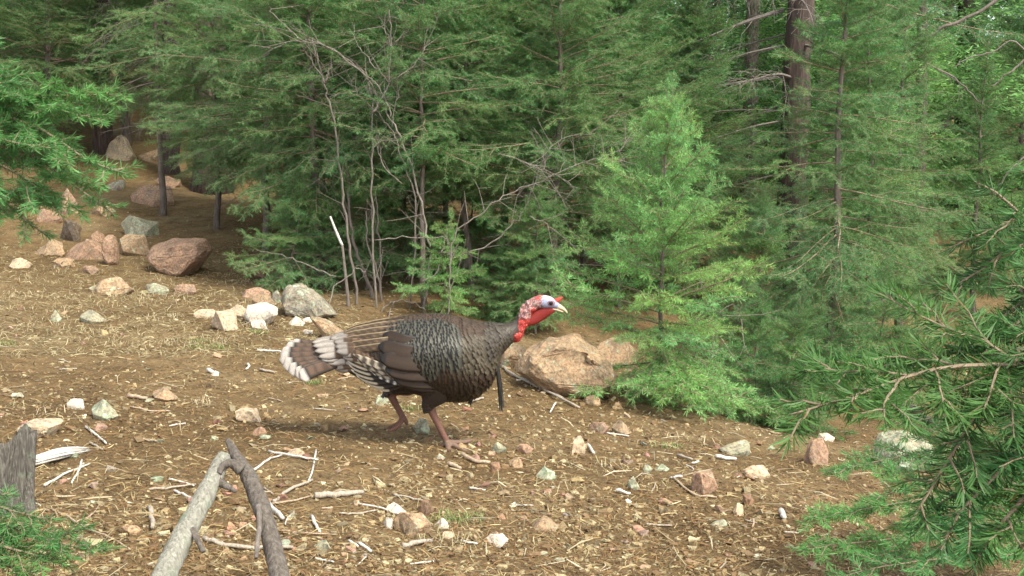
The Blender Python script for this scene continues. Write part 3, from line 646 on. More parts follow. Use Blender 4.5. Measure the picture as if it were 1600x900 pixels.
for a in [
    ('mossy tan rock tucked against the large tan boulder', 799, 556, 54, 46, 'tan', .07), ('lichened rock behind the large tan boulder, under the sapling', 962, 552, 76, 52, 'tan', .05),
    ('round tan rock between the large tan boulder and the sapling stem', 990, 592, 52, 38, 'tan', .02), ('squat pink rock beside the upright pink stone', 130, 392, 72, 36, 'pink', 0.),
    ('small pink stone resting above the upright pink stone', 150, 371, 26, 20, 'pink', 0.), ('pale lichen rock above the big pink boulder', 213, 356, 62, 34, 'green', .1),
    ('greenish tan block between the upright pink stone and big pink boulder', 209, 386, 46, 36, 'tan', .06), ('dark grey rock under the overhanging fir boughs', 110, 362, 40, 36, 'dark', .02),
    ('low tan rock at the end of the rock line', 75, 388, 62, 26, 'tan', .02), ('rounded pink rock higher on the shaded slope', 240, 306, 72, 36, 'pink', 0.), ('pale boulder at the top of the shaded slope', 186, 232, 62, 44, 'pale', .06),
    ('small tan boulder beside the pale boulder uphill', 235, 243, 46, 22, 'tan', .02), ('pinkish rock half hidden by the overhanging fir boughs', 100, 316, 46, 44, 'pink', 0.),
    ('long low tan rock spotted with white lichen', 172, 448, 66, 26, 'tan', .06), ('lichen flecked stone below the big pink boulder', 244, 451, 38, 20, 'green', .08), ('small pink slab below the big pink boulder', 290, 452, 38, 16, 'pink', -.05),
    ('angular pale tan rock beside the brightest stone', 350, 503, 42, 32, 'pale', .0), ('tan rock touching the brightest stone', 374, 489, 40, 22, 'pale', .02), ('low pale tan rock at the end of the brightest cluster', 321, 491, 38, 16, 'pale', 0.),
    ('rusty tan rock behind the brightest stone', 411, 470, 40, 26, 'tan', 0.), ('dull pink rock behind the rusty tan rock', 398, 459, 50, 18, 'pink', 0.), ('small dark rock against the lichen slab', 429, 464, 20, 22, 'grey', .05),
    ('small bright stone under the brightest stone', 404, 509, 24, 14, 'white', .02), ('mint lichened pale stone below the lichen slab', 462, 502, 26, 16, 'white', .1), ('white stone beside the mint lichened pale stone', 482, 500, 20, 8, 'white', 0.),
    ('white flat stone close to the tail tip', 480, 519, 16, 7, 'white', 0.), ('grey green flat stone in the needle litter', 142, 497, 42, 22, 'green', .06), ('small mossy stone uphill of the grey green flat stone', 86, 494, 20, 20, 'green', .1),
    ('dark bottomed clod of tan earth and stone', 255, 618, 46, 20, 'tan', -.02), ('smooth tan stone in the trail', 386, 651, 38, 22, 'pale', -.02), ('dull pink round stone below the smooth tan stone', 405, 675, 25, 16, 'pink', -.05),
    ('mossy crumbled rock near the flat pale rock', 160, 643, 48, 32, 'green', .12), ('pale lichened bits beside the mossy crumbled rock', 118, 632, 30, 18, 'white', .1), ('tan stone block capped by smaller rocks', 640, 821, 62, 38, 'tan', .03),
    ('pale lichened stone on the tan stone block', 618, 797, 34, 18, 'white', .08), ('dark brown rock leaning on the tan stone block', 664, 796, 26, 26, 'brown', -.1), ('pale stone beside the dark brown rock', 690, 819, 26, 16, 'white', .06),
    ('white lichened knob on the tan stone block', 608, 818, 20, 20, 'white', .0), ('green lichened stone between the turkey feet', 658, 668, 26, 28, 'green', .1), ('pale green stone behind the lifted foot', 596, 626, 22, 20, 'green', .1),
    ('lichen spotted stone ahead of the planted foot', 780, 700, 25, 20, 'green', .1), ('rusty pink stone ahead of the planted foot', 820, 702, 28, 16, 'pink', .02), ('dull tan cobble below the rusty pink stone', 806, 724, 22, 18, 'tan', -.05),
    ('small brown cobble below the planted foot', 775, 731, 20, 16, 'brown', -.1), ('mint green lichened stone on the open trail', 852, 741, 30, 20, 'green', .2), ('tall pale stone beside a splinter of wood', 904, 697, 26, 32, 'pale', .04),
    ('pink stone below the large tan boulder', 936, 669, 32, 18, 'pink', -.02), ('lichened stone beside the pink stone below the boulder', 972, 671, 32, 24, 'tan', .07), ('small stone wedged beneath the large tan boulder', 925, 626, 30, 16, 'tan', .05),
    ('pinkish block with a pale lichened side on the trail', 1100, 757, 42, 36, 'pink', .02), ('pale pink brick shaped stone below the sapling', 1184, 738, 40, 22, 'pale', -.1), ('brown stone beside the small pale wedge', 1170, 782, 24, 18, 'brown', -.02),
    ('small pale wedge of stone on the lower trail', 1154, 797, 18, 22, 'pale', -.02), ('round lichened stone on the lower trail', 990, 756, 24, 20, 'green', .1), ('grey lichened pebble below the sapling boughs', 1012, 734, 20, 16, 'green', .08),
    ('mint lichened pebble below the sapling boughs', 1035, 731, 22, 12, 'green', .15), ('tan stone with a white lichened top in the lower trail', 851, 819, 44, 26, 'tan', .05), ('pale split stone in the lower trail', 776, 845, 36, 20, 'white', .04),
    ('flat mint lichened stone on the lower trail', 1124, 820, 28, 12, 'green', .1), ('pink rock at the gully edge under the dark boughs', 1276, 708, 42, 46, 'pink', 0., 5), ('pale rock chip above the pink gully rock', 1292, 683, 24, 16, 'white', .02),
    ('half buried pink rock uphill of the dark grey rock', 75, 338, 46, 26, 'pink', 0.), ('flat tan rock uphill of the pale lichen rock', 160, 330, 40, 18, 'tan', .02), ('buried pink rock above the rounded pink rock', 262, 285, 40, 18, 'pink', .0),
    ('grey rock on the shaded slope beside the rounded pink rock', 178, 290, 32, 18, 'grey', .05), ('low tan rock in front of the dark grey rock', 96, 412, 34, 16, 'tan', .03), ('small pink rock in front of the squat pink rock', 140, 422, 30, 14, 'pink', .0), ('pale rock near the end of the rock line', 30, 412, 34, 18, 'pale', .03),
    ('mossy hump of rock under the sapling', 1150, 702, 52, 24, 'green', .05), ('tan cobble near the broken branches', 203, 829, 34, 16, 'tan', 0.), ('buff stone half buried by the leaning branch', 268, 866, 40, 20, 'pale', .0),
    ('pale tan stone beside the fallen bleached sticks', 462, 708, 28, 14, 'pale', .02), ('green lichened stone below the fallen bark log', 505, 853, 28, 16, 'green', .1), ('small white stone on the trail uphill of the tail', 335, 584, 16, 8, 'white', -.1),
]: rock(*a)
g = np.random.default_rng(21)
SM = [('tan', 'small tan stone lying loose in the needle litter'), ('pink', 'small pinkish stone lying loose in the needle litter'), ('pale', 'small pale buff stone lying loose in the needle litter'), ('green', 'small lichen green stone lying loose in the needle litter'), ('brown', 'small dark brown stone lying loose in the needle litter')]
pxs = g.uniform(0, 1290, 900); pys = g.uniform(440, 892, 900); gp = Gv(pxs, pys); cnt = 0
for i in range(900):
    if cnt >= 210: break
    if np.isnan(gp[i, 0]) or gp[i, 1] > 11 or pys[i] < 400 + max(0, pxs[i] - 300) * .27: continue
    kd = int(g.choice(5, p=[.42, .24, .12, .12, .1])); s = g.uniform(9, 19) * (1.25 if pys[i] > 600 else .85) * gp[i, 1] / FPX
    o = link('stone', SMALLLIB[g.integers(10)]); o.location = (gp[i, 0], gp[i, 1], gp[i, 2] + s * .12); o.scale = (s * g.uniform(.9, 1.3), s * g.uniform(.8, 1.1), s * g.uniform(.5, .85))
    o.rotation_euler = tuple(g.uniform(-.3, .3, 2)) + (g.uniform(0, 6.28),); o.color = (*[c * g.uniform(.85, 1.15) for c in ROCKCOL[SM[kd][0]]], 1); o['lichen'] = .1 if kd == 3 else -.05
    tag(o, SM[kd][1], 'stone', SM[kd][0] + ' small stones'); cnt += 1

# ------------------------------------------------------------------ gravel, needle litter, grass: uncountable
def scatter_px(k, seed, x0=-250, x1=1650, y0=330, y1=1150, ymax=13.5, bias=1.0):
    g = np.random.default_rng(seed); a = y0 + (y1 - y0) * g.random(k) ** bias; p = Gv(g.uniform(x0, x1, k), a, ymax=ymax, steps=150); return p[~np.isnan(p[:, 0])]
def boxes_stuff(name, label, cat, pts, size, cols, mat, seed, flat=.75):
    g = np.random.default_rng(seed); k = len(pts)
    cube = np.array([[x, y, z] for z in (-.5, .5) for y in (-.5, .5) for x in (-.5, .5)]); F = np.array([[0, 2, 3, 1], [4, 5, 7, 6], [0, 1, 5, 4], [2, 6, 7, 3], [0, 4, 6, 2], [1, 3, 7, 5]])
    v = cube[None] * (1 + g.uniform(-.45, .25, (k, 8, 1))) + g.uniform(-.16, .16, (k, 8, 3))
    v *= (size[:, None] * np.stack([g.uniform(.8, 1.4, k), g.uniform(.7, 1.1, k), g.uniform(.5, .9, k) * flat], -1))[:, None]
    a = g.uniform(0, 2 * np.pi, k); b = g.normal(0, .35, k); ca, sa, cb, sb = np.cos(a), np.sin(a), np.cos(b), np.sin(b)
    x = v[..., 0] * cb[:, None] - v[..., 2] * sb[:, None]; z = v[..., 0] * sb[:, None] + v[..., 2] * cb[:, None]; y = v[..., 1]
    v = np.stack([x * ca[:, None] - y * sa[:, None], x * sa[:, None] + y * ca[:, None], z], -1) + pts[:, None] + np.array([0, 0, 1]) * (size * .12)[:, None, None]
    ci = np.asarray(cols)[g.choice(len(cols), k)] * g.uniform(.7, 1.3, (k, 1)) * np.array([.9, .92, .8])
    f = (F[None] + np.arange(k)[:, None, None] * 8).reshape(-1, 4)
    return tag(link(name, mesh_np(name, v.reshape(-1, 3), [f], M[mat], None, np.repeat(ci, 8, 0), False)), label, cat, kind='stuff')
pts = scatter_px(50000, 41, y0=330, ymax=16)
dn = vnoise(pts[:, 0], pts[:, 1], 1.1, 9) + .35 * vnoise(pts[:, 0], pts[:, 1], 3., 19); pts = pts[(dn > -.16) | (np.random.default_rng(1).random(len(pts)) < .35)]
boxes_stuff('gravel', 'fine reddish tan gravel spread over the sloping trail', 'gravel', pts, np.random.default_rng(2).lognormal(math.log(.0078), .45, len(pts)),
            [(.28, .20, .115), (.22, .145, .082), (.34, .26, .16), (.19, .12, .068), (.40, .33, .22), (.15, .10, .06), (.25, .20, .135), (.17, .105, .06)], 'gravel', 43)
def needles_stuff(name, label, cat, pts, len_, wid, cols, seed, tiltsd=.22, lift=.006):
    g = np.random.default_rng(seed); k = len(pts); a = g.uniform(0, 2 * np.pi, k); e = g.normal(0.06, tiltsd, k)
    d = np.stack([np.cos(a) * np.cos(e), np.sin(a) * np.cos(e), np.sin(e)], -1); sd = np.stack([-np.sin(a), np.cos(a), g.normal(0, .5, k)], -1); L = g.uniform(*len_, k)[:, None]; w = g.uniform(*wid, k)[:, None] * .5
    c = pts + np.array([0, 0, 1]) * (lift * g.random((k, 1)) + .002); bend = sd * L * g.normal(0, .08, (k, 1)) + np.array([0, 0, 1]) * L * .06
    v = np.stack([c - d * L / 2 - sd * w * .6, c - d * L / 2 + sd * w * .6, c + bend + sd * w, c + bend - sd * w, c + d * L / 2 + sd * w * .4, c + d * L / 2 - sd * w * .4], 1).reshape(-1, 3); b0 = np.arange(k)[:, None] * 6
    f = np.concatenate([b0 + [0, 1, 2, 3], b0 + [3, 2, 4, 5]]); ci = np.asarray(cols)[g.choice(len(cols), k)] * g.uniform(.65, 1.3, (k, 1)) * np.array([.9, .92, .8])
    return tag(link(name, mesh_np(name, v, [f], M['litter'], None, np.repeat(ci, 6, 0), False)), label, cat, kind='stuff')
pts = scatter_px(70000, 44, y0=230, ymax=17)
needles_stuff('needle_litter', 'dry brown and straw coloured needles strewn over the ground', 'needles', pts, (.018, .06), (.0014, .0026), [(.24, .145, .065), (.18, .10, .047), (.32, .23, .12), (.12, .07, .038), (.38, .30, .175), (.24, .125, .055)], 45)
pts = scatter_px(9000, 54, x0=-150, x1=560, y0=385, y1=560)
needles_stuff('straw_litter', 'pale straw coloured dry needles and stalks over the upper slope', 'needles', pts, (.03, .09), (.0018, .0032), [(.34, .27, .16), (.28, .225, .135), (.42, .35, .22), (.23, .20, .13)], 55, .3)
pts = scatter_px(1500, 46, y0=420, ymax=11)
needles_stuff('twig_litter', 'short grey and straw coloured twig bits strewn over the ground', 'twigs', pts, (.04, .16), (.0022, .0048), [(.24, .18, .115), (.33, .27, .19), (.18, .125, .08), (.42, .36, .28)], 47, .12, .008)
pts = scatter_px(450, 48, y0=480, ymax=9)
boxes_stuff('wood_chips', 'pale wood chips strewn over the trail', 'wood chips', pts, np.random.default_rng(3).lognormal(math.log(.011), .4, len(pts)), [(.55, .46, .34), (.66, .6, .5), (.45, .33, .2)], 'gravel', 49, .4)
# dry straw-like grass on the upper slope and a few green tufts
def grass(name, label, spots, n_, h, cols, seed):
    g = np.random.default_rng(seed); V, F_, Cc, nb = [], [], [], 0
    for px, py, sp in spots:
        c = G(px, py)
        if np.isnan(c[0]): continue
        k = n_; x = c[0] + g.normal(0, sp, k); y = c[1] + g.normal(0, sp * .8, k); z = gz(x, y); a = g.uniform(0, 6.28, k); hh = h * g.uniform(.4, 1.1, k)
        out = np.stack([np.cos(a), np.sin(a), 0 * a], -1); sd = np.stack([-np.sin(a), np.cos(a), 0 * a], -1) * .0012
        b = np.stack([x, y, z - .004], -1); up = np.array([0, 0, 1.]); l = g.uniform(.7, 1.9, k)[:, None]; H = hh[:, None]
        m = b + up * H * .6 + out * H * .3 * l; t = b + up * H * (1 - .45 * l) + out * H * l
        V.append(np.stack([b - sd, b + sd, m + sd * .8, m - sd * .8, t], 1).reshape(-1, 3)); i = nb + np.arange(k)[:, None] * 5
        F_.append((np.concatenate([i + [0, 1, 2, 3]]), np.concatenate([i + [3, 2, 4]]))); nb += 5 * k
        Cc.append(np.repeat(np.asarray(cols)[g.choice(len(cols), k)] * g.uniform(.7, 1.3, (k, 1)), 5, 0))
    return tag(link(name, mesh_np(name, np.concatenate(V), [np.concatenate([f[0] for f in F_]), np.concatenate([f[1] for f in F_])], M['grassblade'], None, np.concatenate(Cc), False)), label, 'grass', kind='stuff')
g = np.random.default_rng(51)
grass('dry_grass', 'straw coloured dry grass on the upper rocky slope', [(g.uniform(-20, 480), g.uniform(415, 540), .1) for _ in range(46)] + [(318, 632, .03), (1085, 690, .08), (930, 730, .1), (880, 760, .1), (60, 640, .1), (40, 800, .1), (700, 850, .05)], 34, .055, [(.42, .34, .2), (.5, .42, .27), (.32, .25, .14), (.3, .3, .15)], 52)
grass('grass_tufts', 'small green grass tufts among the stones', [(400, 520, .03), (312, 545, .04), (312, 535, .03), (695, 815, .04), (720, 812, .03), (10, 540, .03), (490, 600, .02), (1050, 700, .03), (345, 545, .03), (640, 640, .03)], 60, .045, [(.12, .2, .05), (.16, .22, .07), (.3, .28, .12)], 53)

# ------------------------------------------------------------------ sticks
def stick(label, pts, wpx, mat='pale_wood', name='stick', group=None, on=.45, taper=.7, cat='stick', heights=None):
    q = np.array([G(a, b) for a, b in pts]); r = wpx * q[:, 1].mean() / FPX * .5
    q[:, 2] += r * on * 2 + (np.array(heights) if heights is not None else 0.003)
    p = smooth_path(q, 4) if len(q) > 2 else np.linspace(q[0], q[1], 5); p[1:-1] += np.random.default_rng(int(pts[0][0])).normal(0, r * .25, (len(p) - 2, 3)); c = p.mean(0)
    mb = MB(); mb.tube(p - c, r * np.linspace(1, taper, len(p)), 8 if wpx > 5 else 5, True, rough=.12, seed=int(pts[0][1]))
    o = mb.build(name, M[mat]); o.location = c
    return tag(o, label, cat, group)
for lb, pts, w, mt in [
    ('short pale barked log lying by the tan stone block', [(492, 780), (530, 777), (567, 775)], 11, 'pale_wood'), ('short pale barked log on the lowest part of the trail', [(630, 857), (655, 853), (675, 850)], 9, 'pale_wood'),
    ('bleached straight stick beside the leaning dark branch', [(420, 708), (460, 716), (497, 722)], 5, 'white_wood'), ('bleached stick crossing down from the straight stick', [(494, 706), (489, 735), (481, 756)], 4, 'white_wood'),
    ('curved pale stick reaching to the leaning dark branch', [(398, 737), (418, 722), (440, 714)], 4.5, 'white_wood'), ('forked pale stick near the short barked log', [(428, 787), (450, 770), (488, 753)], 6, 'pale_wood'),
    ('thin tan stick under the forked pale stick', [(425, 790), (455, 786), (486, 778)], 4, 'tan_wood'), ('white split stick against the leaning dark branch', [(420, 792), (442, 815)], 9, 'white_wood'),
    ('white splinter standing by the forked sticks', [(487, 810), (494, 825), (500, 836)], 6, 'white_wood'), ('bleached stick lying under the leaning branches', [(318, 845), (350, 856), (400, 860), (458, 860)], 8, 'pale_wood'),
    ('thin pale stick leaning across the litter under the branches', [(322, 838), (345, 850), (362, 858)], 4, 'pale_wood'), ('pale stick in the litter behind the light branch', [(233, 768), (268, 765), (306, 760)], 4.5, 'pale_wood'),
    ('white stick behind the top of the light branch', [(264, 752), (285, 756), (303, 762)], 4, 'white_wood'), ('white stick under the pale stick behind the light branch', [(272, 770), (285, 776), (300, 782)], 5, 'white_wood'),
    ('long bent brown stick in front of the stump', [(68, 800), (98, 806), (128, 826), (165, 840), (203, 862)], 4.5, 'tan_wood'), ('thin bent stick forking off the long bent brown stick', [(120, 818), (142, 808), (157, 790)], 3, 'tan_wood'),
    ('short upright pale stub in the litter', [(233, 798), (237, 815), (238, 830)], 9, 'pale_wood'), ('pale stick beside the split white wood', [(70, 762), (100, 745), (140, 728)], 5, 'white_wood'),
    ('small white stick crossing by the split white wood', [(128, 722), (122, 740), (112, 758)], 4.5, 'white_wood'), ('white twig lying uphill of the split white wood', [(134, 670), (148, 680), (166, 696)], 4.5, 'white_wood'),
    ('short pale twig near the white twig', [(140, 694), (160, 705)], 4.5, 'pale_wood'), ('pale chunk of wood in the open trail', [(325, 582), (340, 587)], 7, 'white_wood'), ('tan wood piece beside the dark bottomed clod', [(200, 622), (230, 626)], 7, 'tan_wood'),
    ('thin tan stick below the dark bottomed clod', [(203, 638), (235, 644), (266, 645)], 3.5, 'tan_wood'), ('thin grey stick lying against the large tan boulder', [(783, 573), (805, 590), (850, 612), (905, 640)], 5, 'pale_wood'),
    ('second thin grey stick along the foot of the large tan boulder', [(800, 588), (840, 603), (880, 624)], 3.5, 'pale_wood'), ('bare branchlet lying under the large tan boulder', [(845, 616), (880, 612), (930, 607)], 3, 'tan_wood'),
    ('splinter of pale wood beside the tall pale stone', [(918, 698), (928, 712)], 6, 'white_wood'), ('pale stick below the sapling', [(1058, 714), (1082, 721)], 5, 'pale_wood'), ('bleached stick under the dead sapling twigs', [(1118, 717), (1150, 721)], 7, 'white_wood'),
    ('tan branchlet ahead of the planted foot', [(722, 714), (742, 724), (766, 727)], 7, 'tan_wood'), ('tan stick on the lower trail', [(700, 728), (720, 736)], 7, 'tan_wood'), ('white chip of wood on the lower trail below the pale wedge', [(1220, 803), (1226, 814)], 10, 'white_wood'),
    ('white stick lying on the lower trail', [(720, 848), (746, 853)], 5, 'white_wood'), ('white splinter on the lower trail by the barked log', [(560, 852), (580, 866)], 6, 'white_wood'), ('broken white stick by the forked sticks', [(545, 848), (560, 858)], 5, 'white_wood'),
    ('pale sliver above the tan stone block', [(614, 776), (640, 781), (665, 786)], 4.5, 'pale_wood'), ('pale thin stick beside the tan stone block', [(530, 805), (558, 805), (590, 800)], 4, 'pale_wood'), ('white stick running under the tan stone block', [(560, 790), (590, 796), (614, 802)], 4, 'white_wood'),
    ('long thin stick across the lower litter', [(440, 832), (480, 836), (525, 838)], 3.5, 'tan_wood'), ('brown fallen branch in the gully under the dark boughs', [(1390, 630), (1420, 650), (1470, 672)], 18, 'log_dark'),
    ('pale chip below the green lichened trail stone', [(962, 770), (985, 775)], 6, 'white_wood'), ('thin brown branch curving below the sapling', [(1050, 748), (1085, 775), (1120, 780)], 4, 'tan_wood'), ('thin pale twig on the lower trail', [(1010, 822), (1050, 824)], 4, 'pale_wood')]:
    stick(lb, pts, w, mt)
g = np.random.default_rng(60); cnt = 0
while cnt < 40:
    px, py = g.uniform(0, 1240), g.uniform(540, 880)
    if py < 430 + max(0, px - 300) * .27: continue
    a = g.uniform(0, math.pi); l = g.uniform(12, 38); k = int(g.choice(3, p=[.4, .4, .2]))
    stick(['thin grey twig lying loose in the litter', 'thin tan twig lying loose in the litter', 'short bleached twig lying loose in the litter'][k], [(px, py), (px + l * .5 * math.cos(a) + g.normal(0, 2), py + l * .22 * math.sin(a)), (px + l * math.cos(a), py + l * .45 * math.sin(a))],
          g.uniform(2.4, 4.4), ['pale_wood', 'tan_wood', 'white_wood'][k], 'twig', ['grey twigs in the litter', 'tan twigs in the litter', 'bleached twigs in the litter'][k], cat='twig'); cnt += 1

# leaning broken branch (pale limb, dark limb) standing up from the litter
b0 = P(350, 720, 3.05); gzz = float(gz(-.75, 2.75))
root = tag(empty('broken_branch', (P(300, 850, 2.85)[0], 2.8, gzz)), 'broken dead branch folded over, one limb pale and one dark, standing in the litter', 'branch')
o0 = np.array(root.location)
def limb(name, pts, rads, mat, sides=16, rough=.10, seed=0, k=8):
    p = smooth_path(np.array([P(*q) for q in pts]) - o0, k); r = np.interp(np.linspace(0, 1, len(p)), np.linspace(0, 1, len(rads)), np.array(rads) * .8 * 2.95 / FPX)
    mb = MB(); mb.tube(p, r, sides, True, rough=rough, seed=seed); return mb.build(name, M[mat], root)
limb('pale_limb', [(205, 1010, 2.62), (245, 925, 2.75), (280, 850, 2.86), (315, 785, 2.95), (338, 738, 3.02), (350, 713, 3.06)], [27, 25, 22, 20, 18, 15], 'log_light')
limb('dark_limb', [(455, 1000, 2.72), (438, 910, 2.82), (425, 850, 2.9), (408, 790, 2.97), (388, 745, 3.03), (365, 705, 3.09), (356, 688, 3.12)], [21, 20, 18, 18, 17, 10, 6], 'log_dark', 12, .14, 3)
limb('knee', [(342, 740, 3.0), (348, 728, 3.01), (362, 724, 3.02), (378, 735, 3.02)], [6, 7, 9, 13], 'log_dark', 10, .1, 4)
limb('stub', [(340, 752, 3.0), (352, 758, 2.99), (368, 768, 2.97)], [10, 8, 4], 'log_dark', 8, .15, 5)
limb('stub', [(300, 828, 2.88), (308, 842, 2.86), (318, 862, 2.84)], [8, 6, 5], 'log_dark', 8, .15, 6)
limb('stub', [(404, 790, 2.93), (405, 820, 2.88), (402, 850, 2.85), (400, 872, 2.82)], [7, 5, 5, 4], 'dead_twig', 8, .15, 7)

# stump and split bleached wood
c = G(12, 792); sx, sy, sz = c[0] - .02, c[1] - .08, float(gz(c[0], c[1] - .08))
st = tag(empty('stump', (sx, sy, sz)), 'weathered grey stump with furrowed wood beside the fir seedling', 'stump')
def stump_body(name, base, top, r0, r1, seed, mat, nseg=18, sides=72, cut=.9):
    g = np.random.default_rng(seed); ph = g.uniform(0, 6.28, 6); th = np.linspace(0, 2 * np.pi, sides, endpoint=False)
    f = 1 + .10 * np.cos(3 * th + ph[0]) + .09 * np.cos(7 * th + ph[1]) + .08 * np.cos(13 * th + ph[2]) + .07 * np.cos(19 * th + ph[3])
    V = []; base, top = np.array(base), np.array(top); jag = np.convolve(np.tile(g.random(sides) ** 2, 3), np.ones(3) / 3, 'same')[sides:2 * sides]
    for t in np.linspace(0, 1, nseg):
        r = (r0 * (1 - t) + r1 * t) * (1 + .5 * (1 - t) ** 6); c_ = base * (1 - t) + top * t
        V.append(np.stack([c_[0] + r * f * np.cos(th), c_[1] + r * f * np.sin(th), c_[2] + 0 * th + (cut * r * np.cos(th + ph[4]) + .12 * r * np.cos(5 * th + ph[5]) + .5 * r * jag) * t ** 2], -1))
    for s in (.72, .4, .12): V.append(V[nseg - 1] * s + (top) * (1 - s) + np.array([0, 0, .01 * math.sin(9 * s)]))
    V = np.array(V); k = len(V); v = V.reshape(-1, 3); i = np.arange(k - 1)[:, None] * sides; j = np.arange(sides)[None]; j2 = (j + 1) % sides
    mb = MB(); mb.add(v, np.stack([i + j, i + j2, i + sides + j2, i + sides + j], -1).reshape(-1, 4)); return mb.build(name, M[mat], st)
stump_body('body', (0, 0, -.05), (.045, .05, .18), .085, .06, 5, 'stump')
stump_body('root_flare', (.085, .0, -.04), (.09, .05, .11), .04, .02, 8, 'stump', 12, 36)
q = [G(62, 728), G(100, 718), G(140, 708)]
mb = MB(); cc = np.mean(q, axis=0)
g = np.random.default_rng(5)
for k in range(11):
    f = (k - 5) / 5.; off = np.array([g.normal(0, .006), f * .034, .014 + .016 * (1 - f * f) + g.normal(0, .002)]); e = 1 - g.uniform(0, .25)
    pp = np.array([q[0] + off + [-.01, 0, 0], q[1] + off * [1, .9, 1.1], q[1] + (q[2] - q[1]) * e + off * [1, .45, .6]]) - cc
    mb.tube(smooth_path(pp, 4), np.array([.006, .0066, .0068, .0066, .006, .0054, .0046, .0034, .0012]) * g.uniform(.8, 1.2), 4, True, rough=.22, seed=k)
o = mb.build('split_wood', M['white_wood']); o.location = cc; tag(o, 'split piece of bleached white wood lying against the stump', 'wood')

# ------------------------------------------------------------------ bare shrubs and dead stems
def shrub(label, stems, Y, mat='grey_stem', name='bare_shrub', base=None, dY=.12, seed=0, twigs=True):
    g = np.random.default_rng(seed); first = stems[0][0][0]
    bx, by = (first[0] - 800) / FPX * Y, Y; bz = float(gz(bx, by)); root = tag(empty(name, (bx, by, bz)), label, 'shrub'); o = np.array([bx, by, bz])
    for pts, w0, w1 in stems:
        yy = Y + g.uniform(-dY, dY); q = np.array([P(a, b, yy + .02 * i) for i, (a, b) in enumerate(pts)])
        if pts[0][1] > 440:
            q[0][2] = min(q[0][2], float(gz(q[0][0], q[0][1])) - .02)
        p = smooth_path(q - o, 5); p[1:-1] += g.normal(0, .006, (len(p) - 2, 3)); r = np.linspace(w0 * .52, w1 * .45, len(p)) * Y / FPX * .5; mb = MB(); mb.tube(p, r, 6, True, rough=.08, seed=seed)
        me = mb.build('stem', M[mat], root)
        if twigs:
            tb = MB(); k = 0
            for i in range(3, len(p) - 1):
                if g.random() < .6:
                    d = norm(p[i] - p[i - 1]) * .8 + g.normal(0, .75, 3); l = g.uniform(.06, .22); e = p[i] + norm(d) * l; e2 = e + norm(d + g.normal(0, .4, 3)) * l * .6
                    tb.tube(smooth_path([p[i], e, e2], 2), np.linspace(.0024, .0009, 5), 4, False); k += 1
                    if l > .1: tb.tube([e, e + norm(d + g.normal(0, .9, 3)) * l * .5], [.0014, .0008], 4, False)
            if k: tb.build('twig', M[mat], root)['kind'] = 'stuff'
    return root
shrub('bare grey shrub of crossing stems among the young firs', [
    ([(588, 492), (583, 400), (582, 276), (583, 173), (580, 150), (570, 107)], 8, 3), ([(583, 175), (598, 153), (607, 130), (611, 90), (613, 73), (608, 15)], 6.5, 3.5), ([(607, 130), (640, 107), (658, 85), (671, 62)], 4, 2),
    ([(607, 130), (580, 97), (560, 70), (546, 45)], 4, 2), ([(613, 73), (602, 45), (598, 30)], 3.5, 2), ([(613, 70), (630, 52), (641, 40)], 3.5, 2),
    ([(662, 488), (672, 400), (657, 320), (633, 233), (610, 187), (580, 130), (540, 90), (507, 70), (473, 63), (440, 70), (410, 90)], 7, 3), ([(640, 480), (650, 330), (628, 247), (613, 207), (590, 177), (557, 143), (551, 120)], 6, 3.5),
    ([(610, 183), (600, 150), (570, 117), (520, 76), (468, 60), (433, 27), (420, 10)], 5, 2.5), ([(628, 287), (600, 260), (587, 225), (588, 210)], 4, 2.5), ([(612, 200), (622, 150), (626, 125)], 3, 2)], 8.9, seed=1)
shrub('dark forked stem with a pale cut end among the young firs', [([(560, 486), (548, 400), (538, 320), (530, 253), (519, 177), (507, 133), (495, 90), (489, 60)], 9, 4), ([(507, 133), (513, 115), (518, 99)], 7, 6), ([(507, 130), (492, 100), (478, 80)], 5, 2.5)], 9.0, 'dark_stem', seed=2)
shrub('long arching grey stem sweeping toward the bright sapling', [([(702, 495), (703, 440), (705, 389), (716, 358), (756, 329), (794, 303), (847, 282), (890, 262), (935, 247), (973, 232), (978, 215)], 5, 3), ([(935, 247), (960, 252), (985, 254)], 4.5, 2.5), ([(690, 395), (728, 396), (774, 375), (810, 340), (828, 308), (850, 250), (870, 222), (930, 208)], 5, 2.5),
    ([(828, 338), (850, 348), (870, 362)], 4, 2), ([(843, 282), (850, 262), (853, 248)], 4, 2), ([(780, 240), (820, 252), (860, 270), (905, 294)], 3.5, 2)], 8.7, seed=3)
shrub('thin arching twigs low behind the turkey back', [([(585, 506), (600, 482), (620, 470), (645, 473), (665, 486)], 5, 4), ([(604, 500), (612, 482), (618, 472)], 4, 3), ([(520, 480), (518, 455), (545, 430), (560, 420), (572, 428)], 4.5, 3), ([(660, 440), (682, 425), (690, 395), (694, 370)], 5, 3), ([(585, 375), (640, 370), (690, 372), (705, 385)], 3.5, 2.5), ([(525, 432), (480, 415), (440, 400), (400, 390)], 4, 2)], 8.6, 'grey_stem', seed=4, twigs=False)
shrub('clump of dull brown stems behind the lichen slab', [([(590, 498), (578, 450), (560, 400), (548, 350), (543, 290), (540, 240)], 13, 8), ([(600, 500), (590, 430), (575, 380), (572, 330)], 8, 5), ([(598, 495), (596, 420), (592, 360), (586, 300)], 7, 5)], 9.3, 'dark_stem', seed=5)
shrub('dead twigs hanging off the lower sapling', [([(1025, 610), (1070, 655), (1084, 668), (1060, 690), (1020, 695)], 4, 2), ([(1084, 668), (1100, 690), (1112, 715)], 4, 2.5), ([(1084, 665), (1110, 685), (1140, 695)], 5, 3), ([(1030, 560), (1090, 500), (1130, 490), (1165, 500)], 4, 2), ([(1090, 502), (1115, 530), (1130, 550)], 3, 2)], 6.45, 'grey_stem', 'dead_branch', seed=6, dY=.03)
